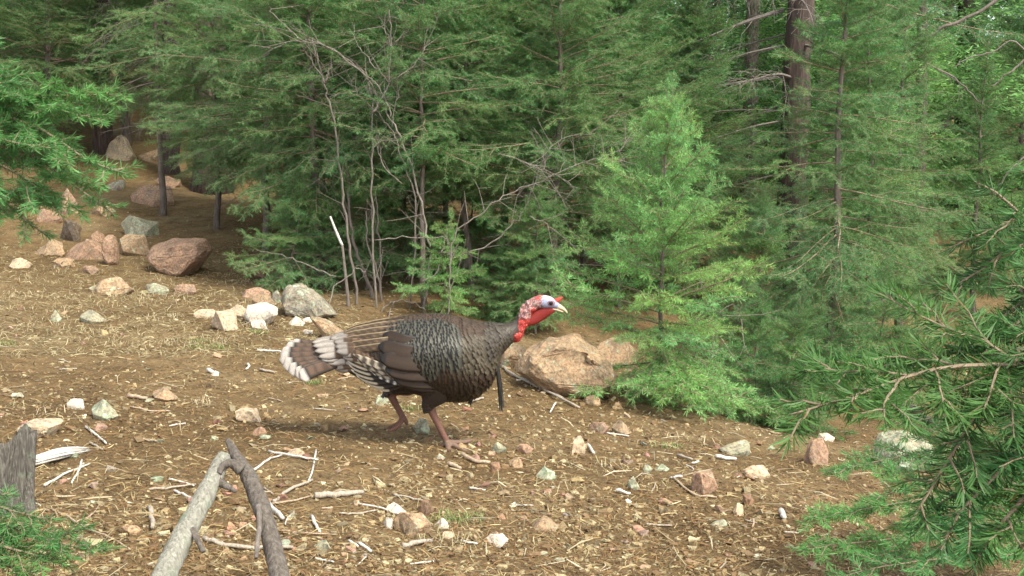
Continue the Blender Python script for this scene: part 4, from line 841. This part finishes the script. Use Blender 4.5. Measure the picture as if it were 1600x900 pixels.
shrub('pale leaning dead branches beyond the gully', [([(1760, 580), (1690, 250), (1600, 75), (1550, 80), (1510, 92), (1488, 105)], 7, 4), ([(1640, 60), (1600, 95), (1570, 120), (1548, 135)], 8, 5), ([(1640, 200), (1600, 245), (1575, 270), (1560, 295)], 7, 5)], 9.5, 'grey_stem', seed=7, twigs=False)
shrub('thick dark dead limb slanting above the drooping fir', [([(1770, 560), (1700, 150), (1630, -20), (1510, 28), (1460, 52), (1420, 80), (1375, 102)], 13, 10), ([(1400, 80), (1450, 100), (1500, 130), (1530, 160)], 8, 4)], 11.5, 'dark_stem', 'dead_limb', seed=8)
wb = P(540, 480, 8.85); wb[2] = float(gz(wb[0], wb[1])); root = tag(empty('broken_stick', wb), 'broken upright stick with a bare white top among dark fir stems', 'stick')
q_ = np.array([P(a, c_, 8.85) for a, c_ in ((546, 500), (541, 440), (535, 384), (525, 361), (516, 338))]) - wb; q_[0][2] = -.05
mb = MB(); mb.tube(smooth_path(q_[:3], 4), np.linspace(.012, .0085, 9), 7, True, rough=.12); mb.build('shaft', M['dark_stem'], root)
mb = MB(); mb.tube(smooth_path(q_[2:], 4), np.linspace(.009, .007, 9), 7, True, rough=.15); mb.build('bare_top', M['white_wood'], root)
# ------------------------------------------------------------------ the turkey
TS = 410.0
tb = G(706, 697)
turkey = tag(empty('wild_turkey', (tb[0], tb[1], tb[2])), 'wild turkey gobbler striding over the trail, red head and white tipped tail', 'turkey')
def TK(px, py, v=0.): return np.array([(px - 706) / TS, v, (697 - py) / TS])
ST = np.array([  # px, py, reach above, reach below, half width (px)
    (543, 547, 20, 24, 20), (560, 548, 32, 38, 34), (585, 547, 41, 54, 50), (615, 545, 47, 63, 62), (650, 542, 52, 71, 70), (688, 540, 51, 82, 73), (720, 538, 45, 85, 70), (742, 534, 38, 75, 61), (758, 529.5, 31, 56, 48), (774, 524, 24, 31, 33), (790, 518, 17, 19, 21), (802, 512, 12.5, 13.5, 14), (810, 507, 10.5, 10.5, 11),
    (816, 502, 8.5, 8.5, 8.5), (820, 491, 8, 8, 8), (825, 480, 8.5, 8.5, 8), (834, 471.5, 9.5, 9.5, 8.5), (845, 468, 10.2, 10.2, 9.5), (857, 468.5, 9.5, 9.5, 9), (867, 472, 6.5, 6.5, 7), (873, 475.5, 4.2, 4.2, 4.5)], float)
SP = smooth_path(ST, 12)
cen = np.stack([(SP[:, 0] - 706) / TS, 0 * SP[:, 0], (697 - SP[:, 1]) / TS], -1); aa, ad, bb = SP[:, 2] / TS, SP[:, 3] / TS, SP[:, 4] / TS
Tn_ = norm(np.gradient(cen, axis=0)); Nn_ = np.stack([-Tn_[:, 2], 0 * Tn_[:, 0], Tn_[:, 0]], -1)
arc = np.concatenate([[0], np.cumsum(np.linalg.norm(np.diff(cen, axis=0), axis=1))])
def surf(s, th):
    i = lambda arr: np.interp(s, arc, arr)
    c_ = np.stack([i(cen[:, k]) for k in range(3)], -1); n_ = norm(np.stack([i(Nn_[:, k]) for k in range(3)], -1))
    return c_ + (np.where(np.cos(th) > 0, i(aa), i(ad)) * np.cos(th))[..., None] * n_ + (i(bb) * np.sin(th))[..., None] * np.array([0, 1., 0])
th = np.linspace(0, 2 * np.pi, 28, endpoint=False); rings = np.array([surf(np.full(28, s), th) for s in arc])
mb = MB(); k = len(rings); i = np.arange(k - 1)[:, None] * 28; j = np.arange(28)[None]; j2 = (j + 1) % 28
mb.add(np.concatenate([rings.reshape(-1, 3), cen[:1], cen[-1:]]), np.stack([i + j2, i + j, i + 28 + j, i + 28 + j2], -1).reshape(-1, 4),
       np.concatenate([np.stack([np.arange(28), (np.arange(28) + 1) % 28, np.full(28, k * 28)], -1), np.stack([(k - 1) * 28 + (np.arange(28) + 1) % 28, (k - 1) * 28 + np.arange(28), np.full(28, k * 28 + 1)], -1)]))
def part_tube(pts, rads, sides=10, kk=4):
    p = smooth_path(np.array([TK(*q) for q in pts]), kk); mb.tube(p, np.interp(np.linspace(0, 1, len(p)), np.linspace(0, 1, len(rads)), np.array(rads) / TS), sides)
NL, FL = -.055, .06
part_tube([(690, 575, NL), (684, 600, NL), (675, 620, NL), (672, 628, NL)], [40, 30, 16, 9])                      # near thigh
part_tube([(671, 624, NL), (679, 643, NL), (689, 664, NL), (698, 682, NL), (701, 688, NL)], [8.5, 6, 5, 5, 5.5])   # near shank
for toe in ([(700, 686, NL), (712, 690, NL - .01), (724, 696, NL - .02), (737, 700, NL - .025)], [(700, 686, NL), (714, 689, NL + .03), (728, 690, NL + .055), (738, 689, NL + .075)],
            [(700, 687, NL), (703, 694, NL - .035), (707, 702, NL - .055), (710, 708, NL - .07)], [(700, 687, NL), (693, 691, NL + .01), (687, 695, NL + .012)]): part_tube(toe, [5, 4.2, 3.6, 2.0])
part_tube([(650, 575, FL), (632, 596, FL), (615, 608, FL), (606, 615, FL)], [38, 28, 15, 9])                      # far thigh
part_tube([(605, 612, FL), (612, 627, FL), (620, 643, FL), (627, 656, FL)], [8, 6, 5, 5])                         # far shank, foot lifted and trailing
for toe in ([(627, 655, FL), (622, 664, FL), (612, 670, FL), (602, 673, FL)], [(627, 655, FL), (624, 665, FL + .03), (617, 672, FL + .04), (609, 677, FL + .04)],
            [(627, 655, FL), (622, 665, FL - .03), (614, 671, FL - .045), (606, 674, FL - .05)], [(627, 655, FL), (632, 662, FL), (634, 668, FL)]): part_tube(toe, [4.8, 4, 3.4, 2.0])
g = np.random.default_rng(71)
for q in range(150):   # caruncles on the neck and nape
    s = g.uniform(np.interp(812, SP[:arc.size, 0][150:190], arc[150:190]) if False else arc[150], arc[188]); t_ = g.uniform(0, 6.28); p = surf(np.array([s]), np.array([t_]))[0]; r = g.uniform(2.0, 3.6) / TS
    mb.tube([p - [0, 0, r], p - [0, 0, r * .6], p, p + [0, 0, r * .6], p + [0, 0, r]], [r * .1, r * .8, r, r * .8, r * .1], 6)
for px_, py_, v_, r_ in [(808, 523, -.010, 8.5), (805, 525, .012, 8), (812, 517, -.006, 8), (814, 511, -.012, 7), (817, 505, -.010, 6.5), (806, 520, -.020, 7), (810, 514, .014, 7), (811, 520, -.016, 6)]:
    p = TK(px_, py_, v_); r = r_ / TS; mb.tube([p - [0, 0, r], p - [0, 0, r * .7], p, p + [0, 0, r * .7], p + [0, 0, r]], [r * .1, r * .75, r, r * .75, r * .1], 8)
tmp = mb.build('turkey_tmp', M['skin']); rm = tmp.modifiers.new('remesh', 'REMESH'); rm.mode = 'VOXEL'; rm.voxel_size = .0034; rm.use_smooth_shade = True
dg = bpy.context.evaluated_depsgraph_get(); bme = bpy.data.meshes.new_from_object(tmp.evaluated_get(dg)); bpy.data.objects.remove(tmp)
bme.materials.clear(); bme.materials.append(M['skin'])
co = np.zeros(len(bme.vertices) * 3, np.float32); bme.vertices.foreach_get('co', co); co = co.reshape(-1, 3)
PX, PY = co[:, 0] * TS + 706, 697 - co[:, 2] * TS
col = np.tile(np.array([.035, .026, .019]), (len(co), 1))
leg = (PY > 629) & (np.abs(co[:, 1]) < .2) | ((PY > 617) & (PX < 645) & (np.abs(co[:, 1] - FL) < .04)); col[leg] = (.13, .062, .042); foot = leg & (PY > 682); col[foot] = (.15, .095, .066)
gn = np.random.default_rng(72).random(len(co)); nz = np.array([noise.noise(Vector((a[0] * 260, a[1] * 260, a[2] * 260))) for a in co[(PX > 795) & (PY < 545)]])
hd = (PX > 795) & (PY < 545); sub = np.where(hd)[0]
hp, hq = PX[sub], PY[sub]; hc = np.zeros((len(sub), 3))
red = np.array([.28, .022, .015]); pinkw = np.array([.42, .27, .23]); greyb = np.array([.11, .10, .11]); blue = np.array([.20, .32, .46]); whitep = np.array([.56, .45, .49])
base = np.where((nz > .12)[:, None], pinkw, np.where((nz < -.15)[:, None], greyb, np.array([.30, .07, .055])))
hc[:] = base
low = hq > 494; hc[low] = np.where((nz[low] > .28)[:, None], np.array([.42, .12, .10]), red)
throat = (hq > 478) & (hp > 830); hc[throat] = red * .9
hpn = hp + 7 * nz; face = (hpn > 847) & (hq > 463) & (hq <= 479); hc[face] = blue
crn = (hpn > 847) & (hq <= 463); hc[crn] = whitep
nape = (hpn > 838) & (hpn <= 847) & (hq < 464); hc[nape] = (.36, .06, .045)
dark_ = (hp < 811) & (hq < 511) | (hp < 801); hc[dark_] = (.05, .04, .035)
ed = np.hypot((hp - 861.5) / 1.35, hq - 469.5); hc[ed < 4.6] = (.07, .075, .095)
mixn = np.clip(.5 + 1.4 * nz, 0, 1)[:, None]; fz = face | crn; hc[fz] = hc[fz] * (1 - .45 * mixn[fz]) + np.array([.55, .22, .22]) * .45 * mixn[fz]
col[sub] = hc
ca = bme.color_attributes.new('col', 'FLOAT_COLOR', 'POINT'); c4 = np.ones((len(co), 4), np.float32); c4[:, :3] = col; ca.data.foreach_set('color', c4.ravel())
body = link('body', bme, turkey)

# overlapping contour feathers
def lerp(a, b, t): return np.asarray(a) * (1 - t) + np.asarray(b) * t
def region(px, py, g):
    """(middle colour, bright edge, tip colour, scale)"""
    if px > 766 and py < 550 - (px - 766) * .3: m, e, t, s = (.062, .05, .036), (.105, .088, .062), (.05, .04, .03), .62
    elif 622 < px < 735 and py > 494 + max(0, px - 700) * .3 and py < 590 - max(0, 650 - px) * .5 - max(0, px - 660) * .42: m, e, t, s = (.045, .043, .033), (.115, .11, .08), (.012, .012, .011), 1.05
    elif py < 512: m, e, t, s = (.07, .045, .028), (.10, .067, .043), (.05, .033, .022), .9
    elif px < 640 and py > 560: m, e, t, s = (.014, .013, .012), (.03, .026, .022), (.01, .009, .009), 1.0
    elif px > 715 and py < 568: m, e, t, s = (.08, .063, .04), (.14, .115, .075), (.055, .043, .028), .8  # breast: sun highlight put into the lighter bronze colour
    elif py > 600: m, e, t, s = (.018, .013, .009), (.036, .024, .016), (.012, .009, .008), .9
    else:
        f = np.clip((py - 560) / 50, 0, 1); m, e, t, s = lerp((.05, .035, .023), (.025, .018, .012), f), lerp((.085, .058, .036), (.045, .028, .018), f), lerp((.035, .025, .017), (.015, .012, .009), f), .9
    k = g.uniform(.75, 1.25) * .62; m, e, t = np.array(m) * k, np.array(e) * k, np.array(t)
    if g.random() < .06 and py > 540 and px > 655: e = np.array((.11, .05, .024)) * k
    return m, e, t, s
TT = np.array([0, .45, .68, .82, .90, 1.0]); PROF = np.array([.5, .95, 1, .97, .82, .36]); SS = np.array([-1, -.5, .5, 1.]); fm = MB()
def put(p, dirv, nrm, L, w, cols):
    sd = np.cross(nrm, dirv); v = []
    for t, pr in zip(TT, PROF):
        for s in SS:
            v.append(p + dirv * (L * (t - (.10 if abs(s) == 1 and t == 1 else 0))) + sd * (w * .5 * s * pr) + nrm * (.001 + .0038 * t - .002 * s * s))
    i = np.arange(5)[:, None] * 4; j = np.arange(3)[None]; f = np.stack([i + j, i + j + 1, i + 4 + j + 1, i + 4 + j], -1).reshape(-1, 4)
    fm.add(np.array(v), f, None, np.repeat(cols, 4, 0))
def plumage(sfun, s0, s1, step, mins, scale=1.0, reg=region):
    g = np.random.default_rng(73); s = s0; row = 0
    while s < s1:
        t0 = sfun(np.full(64, s), np.linspace(0, 2 * np.pi, 64)); circ = np.linalg.norm(np.diff(t0, axis=0), axis=1).sum()
        n_ = max(8, int(circ / (step * 1.35))); ph = g.random()
        for q in range(n_):
            th_ = 2 * np.pi * (q + ph) / n_ + g.normal(0, .2 / n_); ss = s + g.normal(0, step * .25)
            e = 1e-3; p, pa, pb = (sfun(np.array([a]), np.array([b]))[0] for a, b in ((ss, th_), (ss - .006, th_), (ss, th_ + .02)))
            if np.linalg.norm(pa - p) < .0033: continue
            d = norm(pa - p); tt = norm(pb - p); nr = norm(np.cross(d, tt)); out = p - sfun(np.array([ss, ss]), np.array([0, np.pi])).mean(0)
            if nr @ out < 0: nr = -nr
            d = norm(d + np.array([0, 0, -.16]) + g.normal(0, .03, 3)); d = norm(d - nr * (d @ nr))
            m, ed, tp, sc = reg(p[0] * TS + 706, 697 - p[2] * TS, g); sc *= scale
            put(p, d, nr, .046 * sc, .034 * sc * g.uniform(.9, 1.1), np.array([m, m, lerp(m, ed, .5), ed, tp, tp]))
        s += step * (1 if s < arc[118] else .62); row += 1
s_end = np.interp(811, SP[100:160, 0], arc[100:160])
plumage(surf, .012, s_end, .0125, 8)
def thigh(pts, rads):
    c_ = smooth_path(np.array([TK(*q) for q in pts]), 6); a_ = np.concatenate([[0], np.cumsum(np.linalg.norm(np.diff(c_, axis=0), axis=1))]); r_ = np.interp(a_, np.linspace(0, a_[-1], len(rads)), np.array(rads) / TS)
    def f(s, th):
        s = a_[-1] - s; cc = np.stack([np.interp(s, a_, c_[:, k]) for k in range(3)], -1); return cc + np.interp(s, a_, r_)[..., None] * (np.cos(th)[..., None] * np.array([1., 0, .2]) + np.sin(th)[..., None] * np.array([0, 1., 0]))
    return f, a_[-1]
for pts, rads in (([(690, 575, NL), (684, 600, NL), (675, 620, NL), (672, 630, NL)], [38, 30, 17, 9]), ([(650, 575, FL), (632, 596, FL), (615, 608, FL), (607, 615, FL)], [36, 27, 15, 9])):
    f, L = thigh(pts, rads); plumage(f, .0, L * .9, .012, 6, .75, lambda px, py, g: ((.022, .018, .015), (.05, .036, .026), (.014, .012, .01), .8))
pl = fm.build('plumage', M['feather'], turkey, True, True); pl['kind'] = 'stuff'

# long feathers, one object each
def quill(name, pts, widths, colf, cup=.004, rows=22, cols=7, mat='flight', tipr=.2):
    p = smooth_path(np.array([TK(*q) for q in pts]), 6); a_ = np.concatenate([[0], np.cumsum(np.linalg.norm(np.diff(p, axis=0), axis=1))]); u = np.linspace(0, 1, rows)
    p = np.stack([np.interp(u * a_[-1], a_, p[:, k]) for k in range(3)], -1); T_ = norm(np.gradient(p, axis=0)); up = norm(np.cross(np.array([0, 1., 0]), T_)); sdv = np.sign(p[:, 1].mean() + 1e-9)
    w = np.interp(u, np.linspace(0, 1, len(widths)), np.array(widths) / TS) * np.sqrt(np.clip((1 - u) / tipr, .03, 1)); S = np.linspace(-1, 1, cols); v, c = [], []
    for r in range(rows):
        for s in S:
            v.append(p[r] + up[r] * w[r] * .5 * s + np.array([0, sdv, 0]) * (cup * (1 - s * s) - .002 * s)); c.append(colf(u[r], s))
    i = np.arange(rows - 1)[:, None] * cols; j = np.arange(cols - 1)[None]; f = np.stack([i + j, i + j + 1, i + cols + j + 1, i + cols + j], -1).reshape(-1, 4)
    m_ = MB(); m_.add(np.array(v), f, None, np.array(c)); o = m_.build(name, M[mat], turkey, True, True)
    sd = o.modifiers.new('thick', 'SOLIDIFY'); sd.thickness = .0009; return o
g = np.random.default_rng(74)
def c_tail(t, s):
    b = np.array((.105, .064, .04)) if math.sin(t * 95) > -.3 else np.array((.06, .038, .025))
    if s < -.55 or s > .9: b = np.array((.04, .03, .022))
    if t > .82: b = np.array((.022, .018, .016))
    if t > .90: b = np.array((.38, .345, .30))
    return b
def c_cov(frac):
    def f(t, s):
        if t > frac: return np.array((.36, .32, .275)) * (1 if abs(s) < .6 else .6) * (1 if t < .93 else .8)
        if t > frac - .12: return np.array((.10, .065, .04))
        return np.array((.16, .10, .06)) if math.sin(t * 60) > 0 else np.array((.07, .045, .03))
    return f
def c_brown(t, s):
    if t > .9 or s > .93: return np.array((.012, .011, .01))
    return np.array((.036, .023, .015)) * (1.25 - .5 * abs(s))
def c_bar(t, s):
    return np.array((.34, .29, .21)) if math.sin(t * 90 + s * 1.2) > .2 else np.array((.06, .045, .032))
def c_prim(t, s):
    return np.array((.70, .68, .64)) if math.sin(t * 85 + s * .8) > .35 else np.array((.03, .027, .025))
def c_tert(t, s):
    if (s > .75 and t > .3) or t > .96: return np.array((.27, .21, .12))
    return np.array((.075, .048, .03)) if math.sin(t * 75 + 3 * s) > -.5 else np.array((.14, .10, .06))
def c_streak(t, s):
    if t > .93: return np.array((.75, .70, .60))
    if abs(s) < .45 and t > .15: return np.array((.018, .015, .013))
    return np.array((.48, .42, .31)) if t > .45 else np.array((.035, .028, .022))
def vsf(px, py, off=0.):
    k = 132; cy, a_, d_, b_ = (np.interp(px, SP[:k, 0], SP[:k, q]) for q in (1, 2, 3, 4)); a_ = a_ if py < cy else d_
    return float(b_ * math.sqrt(max(.06, 1 - ((py - cy) / a_) ** 2))) / TS * np.interp(px, [440, 543], [.5, 1]) + off
TIPS = [(457, 536), (447, 541), (441, 548), (440, 556), (446, 565), (455, 573), (466, 579), (474, 583)]
def side_quill(name, side, root, tip, offs, bow, widths, colf, cup=.0025):
    mid = ((root[0] + tip[0]) / 2, (root[1] + tip[1]) / 2 + bow)
    return quill(name, [(*p_, side * vsf(*p_, o_)) for p_, o_ in zip((root, mid, tip), offs)], widths, colf, cup)
for side in (-1, 1):
    for q, (tx, ty) in enumerate(TIPS):
        if side == 1 and q == 0: continue
        f = q / 7; v1 = .006 + .055 * f
        quill('tail_feather', [(560, 540 + 14 * f, side * .012), (520, lerp(540 + 12 * f, ty, .4), side * (.01 + v1 * .5)), (490, lerp(541 + 12 * f, ty, .7), side * (.012 + v1 * .8)), (tx, ty, side * (.014 + v1))], [10, 16, 20, 23], c_tail, .002, tipr=.05)
    for tips, r0, fr, o_, n_ in (([(490, 530), (497, 546), (512, 563), (524, 573)], (575, 528), .66, .006, 8), ([(519, 522), (526, 536), (534, 551), (547, 572)], (600, 520), .74, .014, 9)):
        tp = smooth_path(np.array(tips, float), 5)
        for q in range(n_):
            f = q / (n_ - 1); tx, ty = tp[int(f * (len(tp) - 1))] + g.normal(0, 1.5, 2)
            side_quill('tail_covert', side, (r0[0] + 8 * f, r0[1] + 36 * f), (tx, ty), (-.004, .004 + o_ * .5, o_), -1.5, [10, 14, 15], c_cov(fr + g.normal(0, .03)))
    for q, (rx, ry, tx, ty) in enumerate([(612, 552, 545, 546), (615, 560, 546, 554), (618, 567, 549, 562), (622, 574, 552, 570), (626, 580, 560, 579), (630, 586, 572, 587), (632, 590, 584, 593)]):
        side_quill('flank_feather', side, (rx, ry), (tx, ty), (-.008, .008, .014), 5, [10, 14, 12], c_streak)
    for q, (rx, ry, tx, ty) in enumerate([(660, 588, 585, 568), (660, 582, 574, 560), (655, 575, 564, 552), (652, 567, 557, 544)]):
        side_quill('primary_feather', side, (rx, ry), (tx, ty), (-.008, .012 + .002 * q, .016 + .002 * q), 5, [10, 12, 9], c_prim if q == 0 else c_bar, .0015)
    for q, (rx, ry, tx, ty) in enumerate([(655, 522, 547, 540), (652, 515, 539, 534), (648, 508, 534, 527), (642, 502, 535, 520), (636, 497, 541, 514)]):
        side_quill('tertial_feather', side, (rx, ry), (tx, ty), (-.008, .016, .024), -1, [11, 12, 10], c_tert, .001)
    for q, (rx, ry, tx, ty, w) in enumerate([(690, 596, 634, 584, 17), (688, 588, 621, 576, 22), (684, 574, 609, 562, 26), (678, 558, 601, 545, 27), (672, 540, 598, 528, 25), (666, 524, 604, 513, 20)]):
        side_quill('wing_covert', side, (rx, ry), (tx, ty), (-.012, .013, .026), 1, [w * .8, w, w * .95], c_brown, .0015)

# head details and beard
def blob(name, rows, colr, mat='skin', sides=14, sm=True):
    """rows: (px, py, v, half height, half width)"""
    R0 = smooth_path(np.array(rows, float), 4); c_ = np.array([TK(*r[:3]) for r in R0]); T_ = norm(np.gradient(c_, axis=0)); Nv = np.stack([-T_[:, 2], 0 * T_[:, 0], T_[:, 0]], -1); t_ = np.linspace(0, 2 * np.pi, sides, endpoint=False)
    v = c_[:, None] + (R0[:, 3] / TS)[:, None, None] * np.cos(t_)[None, :, None] * Nv[:, None] + (R0[:, 4] / TS)[:, None, None] * np.sin(t_)[None, :, None] * np.array([0, 1., 0])
    k = len(R0); i = np.arange(k - 1)[:, None] * sides; j = np.arange(sides)[None]; j2 = (j + 1) % sides; m_ = MB()
    cap = np.concatenate([np.stack([np.arange(sides), (np.arange(sides) + 1) % sides, np.full(sides, k * sides)], -1), np.stack([(k - 1) * sides + (np.arange(sides) + 1) % sides, (k - 1) * sides + np.arange(sides), np.full(sides, k * sides + 1)], -1)])
    m_.add(np.concatenate([v.reshape(-1, 3), c_[:1], c_[-1:]]), np.stack([i + j2, i + j, i + sides + j, i + sides + j2], -1).reshape(-1, 4), cap, colr); return m_.build(name, M[mat], turkey, sm, True)
blob('beak', [(866, 473, 0, 5.5, 5), (873, 475.5, 0, 4.5, 4), (880, 479, 0, 3, 2.8), (885, 483, 0, 1.6, 1.5), (887, 486, 0, .5, .5)], (.55, .43, .27))
blob('beak_lower', [(864, 479, 0, 2.2, 4), (872, 481, 0, 1.8, 3), (881, 484.5, 0, .8, 1.2)], (.5, .40, .27))
blob('snood', [(867, 469, 0, 4.5, 4), (871, 466, 0, 4.2, 3.5), (876, 463, 0, 2.8, 2.4), (880, 460.5, 0, .8, .8)], (.38, .05, .03))
blob('wattle', [(871, 478.5, 0, 2, 2), (861, 481, 0, 7, 4.5), (850, 485, 0, 9.5, 4.5), (841, 491, 0, 9.5, 4.5), (832, 497, 0, 8.5, 5), (824, 502, 0, 5, 5), (819, 508, 0, 2, 3)], (.19, .018, .013))
for sgn in (-1, 1):
    e = blob('eye', [(858.4, 469.5, sgn * 8.8 / TS, .4, .3), (859.2, 469.5, sgn * 8.8 / TS, 2.2, 1.4), (861.5, 469.5, sgn * 8.6 / TS, 2.8, 1.8), (863.8, 469.5, sgn * 8.0 / TS, 2.2, 1.4), (864.6, 469.5, sgn * 7.8 / TS, .4, .3)], (.008, .007, .006)); e.data.materials[0] = M['skin']
for nm, x0, y0, x1, y1, n_, wv, v0 in (('beard', 776, 556, 785, 640, 60, .016, -.03), ('beard', 736, 606, 735, 633, 26, .010, -.02)):
    m_ = MB(); g = np.random.default_rng(75)
    for q in range(n_):
        a, b_ = g.normal(0, .35, 2); e = g.normal(0, .5); m_.tube([TK(x0 + 4 * a, y0, v0 + wv * b_), TK((x0 + x1) / 2 + 1 + 5 * a, (y0 + y1) / 2, v0 + wv * b_), TK(x1 + 5 * a + 2 * e, y1 - abs(g.normal(0, 9)), v0 + wv * (b_ + .3 * e))], [.0016, .0015, .0006], 4, False, np.array((.03, .028, .024)) * g.uniform(.6, 1.5))
    m_.build(nm, M['flight'], turkey, True, True)
